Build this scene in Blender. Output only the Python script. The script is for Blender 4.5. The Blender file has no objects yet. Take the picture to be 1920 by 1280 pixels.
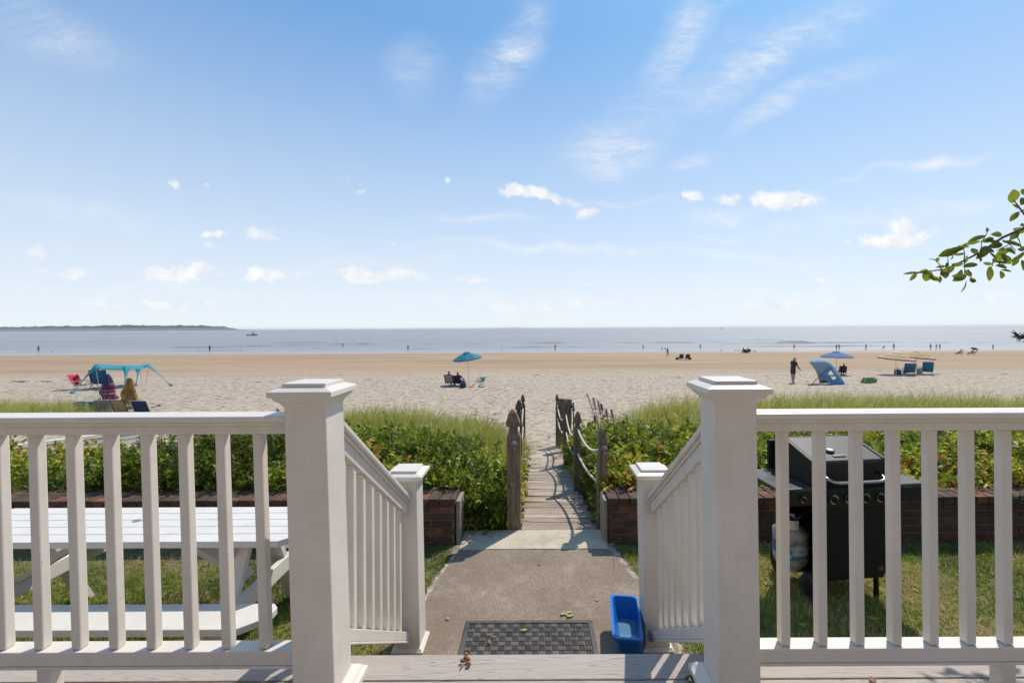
import bpy, bmesh, math, random
import numpy as np
from mathutils import Vector, Matrix, noise as mnoise
R = math.radians
random.seed(7); rng = np.random.default_rng(7)
S = 1.155                      # metres per modelling unit: every coordinate below is in units, scaled when linked
EYE = 1.2; FP = 840.0; PX0 = 1005.0; PY0 = 614.5; ROLL = 0.0052
sc = bpy.context.scene; COL = sc.collection
M1 = 1/S                       # one metre in units

# ---------------------------------------------------------------- colour / material helpers
def lin(c):
    return tuple((x/255/12.92 if x/255 <= 0.04045 else ((x/255+0.055)/1.055)**2.4) for x in c)
class NT:
    def __init__(s, nt): s.nt = nt; s.n = nt.nodes; s.l = nt.links
    def new(s, t, **k):
        n = s.n.new(t)
        for a, b in k.items(): setattr(n, a, b)
        return n
    def link(s, a, b): s.l.new(a, b)
    def math(s, op, a, b=None, clamp=False):
        n = s.n.new('ShaderNodeMath'); n.operation = op; n.use_clamp = clamp
        for i, q in enumerate((a, b)):
            if q is None: continue
            if isinstance(q, (int, float)): n.inputs[i].default_value = q
            else: s.l.new(q, n.inputs[i])
        return n.outputs[0]
    def ramp(s, fac, stops, interp='LINEAR'):
        n = s.n.new('ShaderNodeValToRGB'); n.color_ramp.interpolation = interp
        cr = n.color_ramp
        while len(cr.elements) < len(stops): cr.elements.new(0.5)
        for e, (p, c) in zip(cr.elements, stops):
            e.position = p; e.color = (c[0], c[1], c[2], 1) if not isinstance(c, (int, float)) else (c, c, c, 1)
        s.l.new(fac, n.inputs[0]); return n.outputs[0]
    def mix(s, fac, a, b, blend='MIX'):
        n = s.n.new('ShaderNodeMix'); n.data_type = 'RGBA'; n.blend_type = blend
        for i, q in ((0, fac), (6, a), (7, b)):
            if isinstance(q, (int, float)): n.inputs[i].default_value = q if i == 0 else (q, q, q, 1)
            elif isinstance(q, tuple): n.inputs[i].default_value = (q[0], q[1], q[2], 1)
            else: s.l.new(q, n.inputs[i])
        return n.outputs[2]
    def noise(s, vec, scale, detail=4, rough=0.55, dist=0.0):
        n = s.n.new('ShaderNodeTexNoise'); n.inputs['Scale'].default_value = scale
        n.inputs['Detail'].default_value = detail; n.inputs['Roughness'].default_value = rough
        n.inputs['Distortion'].default_value = dist
        if vec is not None: s.l.new(vec, n.inputs['Vector'])
        return n.outputs['Fac']
    def mapping(s, vec, scale=(1,1,1), loc=(0,0,0), rot=(0,0,0), typ='POINT'):
        n = s.n.new('ShaderNodeMapping'); n.vector_type = typ
        n.inputs['Scale'].default_value = scale; n.inputs['Location'].default_value = loc; n.inputs['Rotation'].default_value = rot
        s.l.new(vec, n.inputs['Vector']); return n.outputs[0]
    def maprange(s, v, a, b, c=0.0, d=1.0, smooth=False):
        n = s.n.new('ShaderNodeMapRange')
        if smooth: n.interpolation_type = 'SMOOTHSTEP'
        for i, q in zip(range(1, 5), (a, b, c, d)): n.inputs[i].default_value = q
        s.l.new(v, n.inputs[0]); return n.outputs[0]
    def bump(s, h, strength=0.3, dist=0.01):
        n = s.n.new('ShaderNodeBump'); n.inputs['Strength'].default_value = strength; n.inputs['Distance'].default_value = dist
        s.l.new(h, n.inputs['Height']); return n.outputs[0]
def newmat(name):
    m = bpy.data.materials.new(name); m.use_nodes = True; t = NT(m.node_tree)
    b = t.n['Principled BSDF']; return m, t, b
def coords(t, kind='Object'): return t.new('ShaderNodeTexCoord').outputs[kind]
def attr(t, name): return t.new('ShaderNodeAttribute', attribute_name=name).outputs['Fac']
def geo_pos(t): return t.new('ShaderNodeNewGeometry').outputs['Position']

def simple(name, c, rough=0.6, var=0.12, scale=18, bump=0.0, bscale=60, metallic=0, spec=0.5, stretch=(1,1,1), transl=0):
    m, t, b = newmat(name)
    v = t.mapping(coords(t), stretch)
    n = t.noise(v, scale)
    c1 = tuple(max(0, x*(1-var)) for x in c); c2 = tuple(min(1, x*(1+var)) for x in c)
    t.link(t.ramp(n, [(0.3, c1), (0.7, c2)]), b.inputs['Base Color'])
    b.inputs['Roughness'].default_value = rough; b.inputs['Metallic'].default_value = metallic
    b.inputs['Specular IOR Level'].default_value = spec
    if bump: t.link(t.bump(t.noise(v, bscale), bump, 0.004), b.inputs['Normal'])
    if transl:
        tr = t.new('ShaderNodeBsdfTranslucent'); tr.inputs[0].default_value = (c[0], c[1], c[2], 1)
        mx = t.new('ShaderNodeMixShader'); mx.inputs[0].default_value = transl
        out = t.n['Material Output']; t.link(b.outputs[0], mx.inputs[1]); t.link(tr.outputs[0], mx.inputs[2]); t.link(mx.outputs[0], out.inputs[0])
    return m

def mat_vinyl(name='white_vinyl', base=(0.675, 0.62, 0.55)):
    m, t, b = newmat(name); p = geo_pos(t)
    n1 = t.noise(t.mapping(p, (9, 9, 1.2)), 3, 5, 0.6); n2 = t.noise(p, 70, 3, 0.7); n3 = t.noise(t.mapping(p, (3,3,3)), 2.3, 3)
    c = t.mix(t.maprange(n1, 0.50, 0.80, 0, 0.34), base, (0.52, 0.48, 0.42))
    c = t.mix(t.maprange(n3, 0.42, 0.72, 0, 0.4), c, (0.55, 0.50, 0.44))
    spk = t.maprange(t.noise(p, 95, 2, 0.5), 0.75, 0.79)
    c = t.mix(t.math('MULTIPLY', spk, 0.6), c, (0.12, 0.10, 0.085))
    # scuffs
    sc2 = t.maprange(t.noise(t.mapping(p, (16, 16, 60)), 4, 5, 0.75), 0.68, 0.78)
    c = t.mix(t.math('MULTIPLY', sc2, 0.4), c, (0.35, 0.32, 0.29))
    t.link(c, b.inputs['Base Color'])
    b.inputs['Roughness'].default_value = 0.42
    t.link(t.bump(n2, 0.12, 0.002), b.inputs['Normal']); return m

def mat_leaf(name, stops, trans=0.35, rough=0.5):
    m, t, b = newmat(name)
    a = attr(t, 'tint'); c = t.ramp(a, stops)
    n = t.noise(geo_pos(t), 1.3, 3)
    c = t.mix(t.maprange(n, 0.35, 0.7, 0, 0.35), c, t.mix(0.5, c, stops[0][1], 'MIX'))
    t.link(c, b.inputs['Base Color']); b.inputs['Roughness'].default_value = rough
    b.inputs['Specular IOR Level'].default_value = 0.25
    tr = t.new('ShaderNodeBsdfTranslucent')
    t.link(t.mix(0.4, c, (0.42, 0.46, 0.03)), tr.inputs[0])
    mx = t.new('ShaderNodeMixShader'); mx.inputs[0].default_value = trans
    out = t.n['Material Output']; t.link(b.outputs[0], mx.inputs[1]); t.link(tr.outputs[0], mx.inputs[2]); t.link(mx.outputs[0], out.inputs[0])
    return m

def mat_weathered(name, dark, light, axis='z', fine=60, tintvar=0.5):
    m, t, b = newmat(name); p = coords(t)
    sc_ = {'x': (1, 14, 14), 'y': (14, 1, 14), 'z': (14, 14, 1)}[axis]
    v = t.mapping(p, sc_)
    g = t.noise(v, 3.2, 6, 0.68, 0.6); g2 = t.noise(v, 11, 4, 0.6)
    c = t.ramp(g, [(0.28, dark), (0.5, tuple((a+b_)/2 for a, b_ in zip(dark, light))), (0.72, light)])
    c = t.mix(t.maprange(g2, 0.33, 0.42, 0.75, 0), c, tuple(x*0.25 for x in dark))
    a = attr(t, 'tint')
    c = t.mix(t.math('MULTIPLY', a, tintvar), c, tuple(x*0.55 for x in dark))
    t.link(c, b.inputs['Base Color']); b.inputs['Roughness'].default_value = 0.85
    b.inputs['Specular IOR Level'].default_value = 0.2
    t.link(t.bump(g2, 0.5, 0.006), b.inputs['Normal']); return m

# ---------------------------------------------------------------- mesh builder
class MB:
    def __init__(s): s.v = []; s.f = []; s.t = []; s.m = []
    def add(s, vs, fs, tint=None, mi=0):
        o = len(s.v); s.v += [tuple(p) for p in vs]
        tt = random.random() if tint is None else tint
        for f in fs: s.f.append([i+o for i in f]); s.t.append(tt); s.m.append(mi)
        return s
    def box(s, x0, x1, y0, y1, z0, z1, tint=None, mi=0, mat=None):
        vs = [Vector((x, y, z)) for x in (x0, x1) for y in (y0, y1) for z in (z0, z1)]
        if mat is not None: vs = [mat @ p for p in vs]
        return s.add(vs, [(0,1,3,2),(4,6,7,5),(0,4,5,1),(2,3,7,6),(0,2,6,4),(1,5,7,3)], tint, mi)
    def beam(s, a, b, w, h, up=(0,0,1), tint=None, mi=0):
        a = Vector(a); b = Vector(b); d = (b-a).normalized(); up = Vector(up)
        r = d.cross(up).normalized(); u = r.cross(d).normalized()
        vs = [p + r*sx*w/2 + u*sz*h/2 for p in (a, b) for sx in (-1, 1) for sz in (-1, 1)]
        return s.add(vs, [(0,2,3,1),(4,5,7,6),(0,1,5,4),(2,6,7,3),(0,4,6,2),(1,3,7,5)], tint, mi)
    def tube(s, pts, rad, n=8, tint=None, mi=0, cap=True):
        pts = [Vector(p) for p in pts]; rad = rad if hasattr(rad, '__len__') else [rad]*len(pts)
        vs = []; prev = None
        for i, p in enumerate(pts):
            d = (pts[min(i+1, len(pts)-1)] - pts[max(i-1, 0)]).normalized()
            if prev is None:
                r = d.cross(Vector((0, 0, 1)))
                if r.length < 1e-3: r = d.cross(Vector((1, 0, 0)))
            else: r = prev - d*prev.dot(d)
            r.normalize(); prev = r; u = d.cross(r)
            for k in range(n):
                a = 2*math.pi*k/n; vs.append(p + (r*math.cos(a)+u*math.sin(a))*rad[i])
        fs = [(i*n+k, i*n+(k+1)%n, (i+1)*n+(k+1)%n, (i+1)*n+k) for i in range(len(pts)-1) for k in range(n)]
        if cap: fs += [tuple(reversed(range(n))), tuple(range((len(pts)-1)*n, len(pts)*n))]
        return s.add(vs, fs, tint, mi)
    def loft(s, rings, tint=None, mi=0, cap=True, closed=True):
        n = len(rings[0]); vs = [p for r in rings for p in r]; fs = []
        for i in range(len(rings)-1):
            for k in range(n if closed else n-1):
                fs.append((i*n+k, i*n+(k+1) % n, (i+1)*n+(k+1) % n, (i+1)*n+k))
        if cap and closed: fs += [tuple(reversed(range(n))), tuple(range((len(rings)-1)*n, len(rings)*n))]
        return s.add(vs, fs, tint, mi)
    def sq(s, cx, cy, prof, tint=None, mi=0):       # stacked square sections: prof = [(z, halfwidth)]
        return s.loft([[(cx-w, cy-w, z), (cx+w, cy-w, z), (cx+w, cy+w, z), (cx-w, cy+w, z)] for z, w in prof], tint, mi)
    def lathe(s, cx, cy, prof, n=20, tint=None, mi=0, sy=1.0):
        return s.loft([[(cx+r*math.cos(2*math.pi*k/n), cy+sy*r*math.sin(2*math.pi*k/n), z) for k in range(n)] for z, r in prof], tint, mi)
    def extr(s, poly, z0, z1, tint=None, mi=0):
        return s.loft([[(x, y, z0) for x, y in poly], [(x, y, z1) for x, y in poly]], tint, mi)
    def lean(s, k, zr): s.v = [(x+k*(zr-z), y, z) for x, y, z in s.v]; return s
    def xf(s, M): s.v = [tuple(M @ Vector(p)) for p in s.v]; return s
    def build(s, name, mats, parent=None, smooth=False, bevel=0, local=False, seg=2, thick=0):
        if not isinstance(mats, (list, tuple)): mats = [mats]
        o = LOC.get(parent.name, (0,0,0)) if (parent and not local) else (0, 0, 0)
        me = bpy.data.meshes.new(name)
        me.from_pydata([((x-o[0])*S, (y-o[1])*S, (z-o[2])*S) for x, y, z in s.v], [], s.f)
        for m in mats: me.materials.append(m)
        me.polygons.foreach_set('material_index', s.m)
        if smooth: me.polygons.foreach_set('use_smooth', [True]*len(s.f))
        a = me.attributes.new('tint', 'FLOAT', 'FACE'); a.data.foreach_set('value', s.t)
        me.update(); ob = bpy.data.objects.new(name, me); COL.objects.link(ob)
        if parent: ob.parent = parent
        if thick:
            q = ob.modifiers.new('thick', 'SOLIDIFY'); q.thickness = thick*S; q.offset = 0
        if bevel:
            b = ob.modifiers.new('bevel', 'BEVEL'); b.width = bevel*S; b.segments = seg; b.limit_method = 'ANGLE'; b.angle_limit = R(35)
        return ob
LOC = {}
def sph(m, c, r, n=8, sx=1, mi=0): m.lathe(c[0], c[1], [(c[2]-r, r*.1), (c[2]-r*.7, r*.7), (c[2], r), (c[2]+r*.7, r*.7), (c[2]+r, r*.12)], n, mi=mi)
def tag(o, label=None, cat=None, group=None, kind=None):
    if label: o['label'] = label
    if cat: o['category'] = cat
    if group: o['group'] = group
    if kind: o['kind'] = kind
    return o
def thing(name, label, cat, loc=(0, 0, 0), group=None, rotz=0):
    o = bpy.data.objects.new(name, None); COL.objects.link(o); o.empty_display_size = 0.1
    o.location = Vector(loc)*S; o.rotation_euler = (0, 0, rotz); LOC[o.name] = tuple(loc)
    return tag(o, label, cat, group)
def dup(root, loc, rotz=None, label=None, scale=None):
    r = root.copy(); COL.objects.link(r); r.location = Vector(loc)*S; LOC[r.name] = tuple(loc)
    if rotz is not None: r.rotation_euler = (0, 0, rotz)
    if scale: r.scale = (scale,)*3
    if label: r['label'] = label
    for ch in list(root.children):
        c = ch.copy(); COL.objects.link(c); c.parent = r
        for g in ch.children:
            d = g.copy(); COL.objects.link(d); d.parent = c
    return r
def npmesh(name, V, F, tint, mat, parent=None, smooth=False):
    """V (n,3) units, F (m,k)"""
    me = bpy.data.meshes.new(name); k = F.shape[1]
    me.vertices.add(len(V)); me.vertices.foreach_set('co', (V*S).astype(np.float32).ravel())
    me.loops.add(F.size); me.loops.foreach_set('vertex_index', F.astype(np.int32).ravel())
    me.polygons.add(len(F)); me.polygons.foreach_set('loop_start', np.arange(0, F.size, k, dtype=np.int32))
    try: me.polygons.foreach_set('loop_total', np.full(len(F), k, dtype=np.int32))
    except Exception: pass
    if smooth: me.polygons.foreach_set('use_smooth', np.ones(len(F), dtype=bool))
    me.materials.append(mat)
    if tint is not None:
        a = me.attributes.new('tint', 'FLOAT', 'FACE'); a.data.foreach_set('value', tint.astype(np.float32))
    me.update(calc_edges=True); me.validate()
    ob = bpy.data.objects.new(name, me); COL.objects.link(ob)
    if parent: ob.parent = parent
    return ob

# ---------------------------------------------------------------- numpy value noise
_G = rng.random((256, 256))
def vn(x, y, sc=1.0, ox=0.0):
    x = np.asarray(x, float)*sc+ox+100; y = np.asarray(y, float)*sc+ox*1.7+100
    xi = np.floor(x).astype(int); yi = np.floor(y).astype(int); fx = x-xi; fy = y-yi
    fx = fx*fx*(3-2*fx); fy = fy*fy*(3-2*fy); a = _G[xi % 256, yi % 256]; b = _G[(xi+1) % 256, yi % 256]
    c = _G[xi % 256, (yi+1) % 256]; d = _G[(xi+1) % 256, (yi+1) % 256]
    return (a*(1-fx)+b*fx)*(1-fy)+(c*(1-fx)+d*fx)*fy
def fbm(x, y, sc=1.0, oc=4, ox=0.0):
    r = 0; a = 0.5
    for i in range(oc): r = r + a*vn(x, y, sc*2**i, ox+i*17.3); a *= 0.5
    return r
def smooth(a, b, x):
    t = np.clip((np.asarray(x, float)-a)/(b-a), 0, 1); return t*t*(3-2*t)

# ---------------------------------------------------------------- terrain profile
SEA = -3.35
PY = np.array([-40, 3.45, 3.60, 3.84, 5.4, 7.5, 9.5, 12, 18, 25.5, 35.5, 50, 73, 85, 110, 160, 400])
PZ = np.array([-.535, -.535, -.545, -.56, -.81, -1.10, -1.28, -1.47, -1.75, -2.02, -2.50, -2.82, -3.12, SEA, -3.75, -4.8, -8])
def mound(x, y):
    x = np.asarray(x, float); y = np.asarray(y, float)
    L = 0.34*np.exp(-((x+2.9)/2.2)**2-((y-8.2)/1.4)**2)
    Rr = 0.50*smooth(1.5, 3.6, x)*np.exp(-((y-9.6)/1.5)**2)
    F = 0.22*smooth(-11.5, -13.5, x)*np.exp(-((y-13)/1.6)**2)
    return L*smooth(-.35, -1.0, x)+Rr+F
def T(x, y):
    x = np.asarray(x, float); y = np.asarray(y, float)
    z = np.interp(y, PY, PZ)+mound(x, y)
    far = smooth(9, 14, y)
    z = z+far*(fbm(x, y, 0.12, 3)-0.45)*0.14*smooth(60, 35, y)
    z = z+smooth(8.5, 11, y)*(fbm(x, y, 1.7, 3, 5)-0.45)*0.13*smooth(38, 30, y)
    return z
def ray(px, py):
    dx = px-PX0; dy = PY0-py; c = math.cos(ROLL); s = math.sin(ROLL)
    return (dx*c+dy*s)/FP, (-dx*s+dy*c)/FP
def at(px, py, Y):
    a, b = ray(px, py); return Vector((a*Y, Y, EYE+b*Y))
def gp(px, py, lo=3.0):
    a, b = ray(px, py); y = lo
    while y < 400:
        if EYE+b*y < max(float(T(a*y, y)), SEA-0.1): break
        y += max(0.05, y*0.004)
    return Vector((a*y, y, EYE+b*y))

# ---------------------------------------------------------------- materials
VIN = mat_vinyl()
TABLE_W = mat_vinyl('white_painted_wood', (0.67, 0.64, 0.59))
WOOD_POST = mat_weathered('weathered_post_wood', lin((92, 76, 62)), lin((158, 140, 122)), 'z')
PLANK = mat_weathered('weathered_plank_wood', lin((128, 112, 98)), lin((205, 190, 174)), 'x', tintvar=0.45)
KNOT = simple('weathered_rope_knot', (0.27, 0.23, 0.175), 0.9, 0.3, 60, 0.8, 200)
ROPE = simple('cream_rope', (0.55, 0.49, 0.39), 0.85, 0.18, 90, 0.6, 160)
RUST = simple('rusty_iron', (0.05, 0.03, 0.022), 0.8, 0.4, 30)
BLACKM = simple('black_enamel', (0.009, 0.009, 0.009), 0.5, 0.2, 14, 0.04, 200, spec=.35)
BLACKR = simple('black_rough_metal', (0.010, 0.0095, 0.009), 0.7, 0.3, 40, 0.1, 300, spec=.25)
CHROME = simple('brushed_chrome', (0.36, 0.35, 0.335), 0.28, 0.1, 60, metallic=1)
RUBBER = simple('black_rubber', (0.025, 0.025, 0.026), 0.7, 0.2, 40, 0.1)
RED = simple('red_paint', (0.42, 0.025, 0.018), 0.4)
WPAINT = simple('off_white_paint', (0.62, 0.61, 0.58), 0.45, 0.14, 12)

def mat_deck():
    m, t, b = newmat('composite_decking'); p = coords(t)
    v = t.mapping(p, (0.5, 9, 1)); n = t.noise(v, 1.3, 2, 0.4)
    w = t.math('FRACT', t.math('MULTIPLY', n, 26.0)); w = t.math('ABSOLUTE', t.math('SUBTRACT', w, 0.5))
    line = t.maprange(w, 0.0, 0.16, 1, 0, True)
    fine = t.noise(t.mapping(p, (3, 90, 1)), 4, 4, 0.7)
    c = t.mix(t.maprange(fine, 0.35, 0.7), (0.33, 0.285, 0.25), (0.44, 0.385, 0.34))
    c = t.mix(t.math('MULTIPLY', line, t.maprange(t.noise(p, 3, 3), 0.3, 0.6, 0.15, 0.7)), c, (0.17, 0.14, 0.125))
    t.link(c, b.inputs['Base Color']); b.inputs['Roughness'].default_value = 0.75
    t.link(t.bump(t.mix(0.5, fine, line), 0.35, 0.003), b.inputs['Normal']); return m
DECK = mat_deck()

def mat_brick():
    m, t, b = newmat('old_red_brick'); a = attr(t, 'tint'); p = geo_pos(t)
    c = t.ramp(a, [(0.0, lin((74, 56, 48))), (0.3, lin((108, 76, 62))), (0.55, lin((98, 78, 70))), (0.8, lin((134, 88, 70))), (1.0, lin((168, 100, 76)))])
    n = t.noise(p, 9, 5, 0.65); c = t.mix(t.maprange(n, 0.34, 0.60, 0.1, 0.88), c, lin((72, 58, 45)))
    n2 = t.noise(p, 160, 3, 0.6); c = t.mix(t.maprange(n2, 0.3, 0.7, 0.35, 0), c, (0.02, 0.015, 0.01))
    n3 = t.noise(p, 5.5, 2, 0.5); c = t.mix(t.maprange(n3, 0.72, 0.76, 0, 0.9), c, lin((196, 140, 30)))
    t.link(c, b.inputs['Base Color']); b.inputs['Roughness'].default_value = 0.9
    t.link(t.bump(n2, 0.5, 0.004), b.inputs['Normal']); return m
BRICK = mat_brick()
MORTAR = simple('mortar', (0.17, 0.145, 0.12), 0.95, 0.25, 30, 0.5, 120)

def mat_asphalt():
    m, t, b = newmat('asphalt'); p = geo_pos(t)
    f = t.noise(p, 190, 2, 0.8); f2 = t.noise(p, 420, 2, 0.7); big = t.noise(p, 2.2, 5, 0.6)
    c = t.ramp(f, [(0.30, lin((82, 70, 60))), (0.46, lin((138, 122, 106))), (0.62, lin((170, 153, 135))), (0.75, lin((204, 190, 172)))])
    c = t.mix(t.maprange(f2, 0.35, 0.6, 0.35, 0), c, (0.05, 0.043, 0.038))
    c = t.mix(t.maprange(big, 0.40, 0.62, 0.0, 0.5), c, lin((112, 97, 83)))
    st = t.noise(p, 7.0, 4, 0.6, 0.8); c = t.mix(t.maprange(st, 0.68, 0.76, 0, 0.55), c, lin((205, 195, 182)))
    st2 = t.noise(t.mapping(p, (1, 0.25, 1), (5, 3, 0), (0, 0, 0.5)), 16, 3, 0.6); c = t.mix(t.maprange(st2, 0.70, 0.78, 0, 0.3), c, lin((198, 188, 176)))
    pw = t.mix(0.12, p, t.new('ShaderNodeTexNoise').outputs['Color'])
    ck = t.new('ShaderNodeTexVoronoi'); ck.feature = 'DISTANCE_TO_EDGE'; ck.inputs['Scale'].default_value = 1.15; t.link(pw, ck.inputs['Vector'])
    cr_ = t.math('MULTIPLY', t.maprange(ck.outputs['Distance'], 0.0, 0.006, 1, 0), t.maprange(t.noise(p, 1.7, 3), .48, .6)); c = t.mix(t.math('MULTIPLY', cr_, .6), c, (.05, .042, .035))
    dr = t.maprange(t.noise(t.mapping(p, (1, .8, 1), (3, 1, 0)), 3.1, 7, .72), .52, .74); c = t.mix(t.math('MULTIPLY', dr, .38), c, lin((196, 180, 156)))
    t.link(c, b.inputs['Base Color']); b.inputs['Roughness'].default_value = 0.92; b.inputs['Specular IOR Level'].default_value = 0.2
    t.link(t.bump(f, 0.6, 0.005), b.inputs['Normal']); return m
ASPH = mat_asphalt()
def mat_concrete():
    m, t, b = newmat('pale_concrete'); p = geo_pos(t)
    f = t.noise(p, 120, 3, 0.7); big = t.noise(p, 6, 5, 0.65)
    c = t.mix(t.maprange(f, 0.3, 0.7), lin((165, 152, 132)), lin((208, 197, 176)))
    c = t.mix(t.maprange(big, 0.45, 0.7, 0, 0.5), c, lin((134, 122, 104)))
    t.link(c, b.inputs['Base Color']); b.inputs['Roughness'].default_value = 0.9
    t.link(t.bump(f, 0.4, 0.004), b.inputs['Normal']); return m
CONC = mat_concrete()

def mat_ground():
    m, t, b = newmat('sand_and_soil'); p = geo_pos(t)
    sep = t.new('ShaderNodeSeparateXYZ'); t.link(p, sep.inputs[0]); Y = sep.outputs[1]
    # dry sand: shade in the footprint hollows painted as dark mottling
    n1 = t.noise(p, 4.2, 5, 0.68, 0.4); n2 = t.noise(t.mapping(p, (0.6, 1, 1)), 0.55, 4, 0.6); n4 = t.noise(p, 260, 2, 0.6)
    dry = t.ramp(n1, [(0.34, lin((88, 74, 61))), (0.43, lin((146, 130, 112))), (0.52, lin((180, 164, 145))), (0.70, lin((194, 180, 160)))])
    dry = t.mix(t.maprange(n2, 0.42, 0.68, 0.0, 0.45), dry, lin((174, 157, 138)))
    dry = t.mix(t.maprange(n4, 0.3, 0.7, 0.25, 0), dry, lin((120, 105, 90)))
    w1 = t.noise(t.mapping(p, (0.02, 0.7, 1)), 1.0, 4, 0.6); w2 = t.noise(t.mapping(p, (0.05, 0.3, 1)), 0.8, 4, 0.6)
    wet = t.ramp(w1, [(0.3, lin((134, 110, 86))), (0.5, lin((152, 127, 100))), (0.7, lin((166, 141, 112)))])
    wet = t.mix(t.maprange(w2, 0.4, 0.7, 0, 0.4), wet, lin((184, 160, 130)))
    wob = t.math('MULTIPLY', t.math('SUBTRACT', t.noise(t.mapping(p, (0.12, 0.5, 1)), 0.5, 4, 0.6), 0.5), 14*S)
    edge = t.maprange(t.math('ADD', Y, wob), 34*S, 42*S)
    c = t.mix(edge, dry, wet)
    swash = t.maprange(t.math('ADD', Y, t.math('MULTIPLY', wob, 0.6)), 77*S, 82*S)
    c = t.mix(swash, c, lin((150, 128, 106)))
    soil = t.mix(t.maprange(t.noise(p, 14, 5, 0.7), 0.3, 0.7), lin((62, 50, 38)), lin((118, 98, 74)))
    veg = attr(t, 'veg'); nv = t.math('ADD', veg, t.math('MULTIPLY', t.math('SUBTRACT', t.noise(p, 3.5, 4), 0.5), 0.7))
    c = t.mix(t.maprange(nv, 0.35, 0.6), c, soil)
    t.link(c, b.inputs['Base Color'])
    wr = t.maprange(Y, 74*S, 82*S, 0.9, 0.28); t.link(wr, b.inputs['Roughness'])
    b.inputs['Specular IOR Level'].default_value = 0.25
    hb = t.new('ShaderNodeBump'); hb.inputs['Distance'].default_value = 0.075
    h = t.noise(p, 4.6, 4, 0.62, 0.5)
    t.link(h, hb.inputs['Height']); t.link(t.maprange(Y, 32*S, 44*S, 0.75, 0.03), hb.inputs['Strength'])
    h2 = t.bump(n4, 0.3, 0.004); t.link(h2, hb.inputs['Normal'])
    t.link(hb.outputs[0], b.inputs['Normal']); return m
GROUND = mat_ground()

def mat_sea():
    m, t, b = newmat('sea_water'); p = geo_pos(t)
    sep = t.new('ShaderNodeSeparateXYZ'); t.link(p, sep.inputs[0]); Y = sep.outputs[1]
    f = t.noise(t.mapping(p, (0.05, 0.5, 1)), 1.0, 5, 0.65, 0.4)
    deep = t.mix(t.maprange(t.noise(t.mapping(p, (0.003, 0.03, 1)), 1, 3), 0.35, 0.65), (0.20, 0.20, 0.195), (0.27, 0.27, 0.262))
    shallow = t.maprange(Y, 86*S, 108*S, 1, 0)
    c = t.mix(shallow, deep, (0.30, 0.30, 0.29))
    fo = t.math('ADD', attr(t, 'foam'), t.math('MULTIPLY', t.math('SUBTRACT', f, 0.5), 1.1))
    foam = t.maprange(fo, 0.50, 0.72)
    c = t.mix(foam, c, (0.72, 0.74, 0.75)); t.link(c, b.inputs['Base Color'])
    t.link(t.maprange(foam, 0, 1, 0.16, 0.7), b.inputs['Roughness']); b.inputs['IOR'].default_value = 1.33; b.inputs['Specular IOR Level'].default_value = 0.0
    h = t.noise(t.mapping(p, (0.6, 2.2, 1)), 1.6, 6, 0.75); h2 = t.noise(t.mapping(p, (0.05, 0.22, 1)), 1.0, 4, 0.6)
    bb = t.bump(h, 0.4, 0.07); n = t.new('ShaderNodeBump'); n.inputs['Strength'].default_value = 0.4; n.inputs['Distance'].default_value = 0.3
    t.link(h2, n.inputs['Height']); t.link(bb, n.inputs['Normal']); t.link(n.outputs[0], b.inputs['Normal'])
    gl = t.new('ShaderNodeBsdfGlossy'); gl.inputs['Roughness'].default_value = .25; gl.inputs['Color'].default_value = (.78, .79, .81, 1); t.link(n.outputs[0], gl.inputs['Normal'])
    mx = t.new('ShaderNodeMixShader'); fr = t.maprange(Y, 86*S, 900*S, .36, .34); t.link(t.math('MULTIPLY', t.math('MULTIPLY', fr, t.math('SUBTRACT', 1.0, foam)), t.math('SUBTRACT', 1.0, t.math('MULTIPLY', attr(t, 'crest'), .93))), mx.inputs[0])
    t.link(b.outputs[0], mx.inputs[1]); t.link(gl.outputs[0], mx.inputs[2]); t.link(mx.outputs[0], t.n['Material Output'].inputs[0]); return m
SEAM = mat_sea()

LEAF = mat_leaf('rose_leaf', [(0.0, (0.055, 0.085, 0.012)), (0.3, (0.14, 0.20, 0.02)), (0.6, (0.31, 0.37, 0.032)), (0.85, (0.58, 0.55, 0.06)), (1.0, (0.60, 0.25, 0.06))], 0.30)
DUNE = mat_leaf('dune_grass_blade', [(0.0, (0.10, 0.12, 0.025)), (0.35, (0.31, 0.32, 0.05)), (0.7, (0.52, 0.48, 0.12)), (1.0, (0.80, 0.70, 0.42))], 0.42)
DRY = mat_leaf('dry_grass_blade', [(0.0, (0.18, 0.12, 0.05)), (0.6, (0.35, 0.26, 0.13)), (1.0, (0.2, 0.22, 0.06))], 0.25)
LAWN = mat_leaf('lawn_blade', [(0.0, (0.06, 0.12, 0.012)), (0.45, (0.17, 0.29, 0.02)), (0.78, (0.36, 0.43, 0.045)), (1.0, (0.66, 0.52, 0.24))], 0.35, 0.55)
TREE_LEAF = mat_leaf('tree_leaf', [(0.0, (0.05, 0.08, 0.012)), (0.5, (0.12, 0.17, 0.018)), (1.0, (0.2, 0.24, 0.03))], 0.45)
HIP = simple('rose_hip', (0.45, 0.07, 0.02), 0.4)
BARK = simple('bark', (0.10, 0.075, 0.055), 0.9, 0.35, 40, 0.5)
PURPLE = simple('purple_petal', (0.26, 0.03, 0.16), 0.6, 0.3, 30, transl=0.3)
SKIN = simple('skin', (0.36, 0.19, 0.12), 0.55, 0.08)
SKIN_D = simple('tanned_skin', (0.20, 0.10, 0.065), 0.55, 0.08)
HAIR = simple('dark_hair', (0.03, 0.02, 0.015), 0.7)
GREYH = simple('grey_cap_cloth', (0.30, 0.29, 0.28), 0.8)
def cloth(name, c, tr=0.0): return simple(name, c, 0.8, 0.14, 25, 0.2, 120, transl=tr)
C_BLACK = cloth('black_cloth', (0.02, 0.02, 0.022)); C_NAVY = cloth('navy_cloth', (0.018, 0.035, 0.09))
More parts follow.
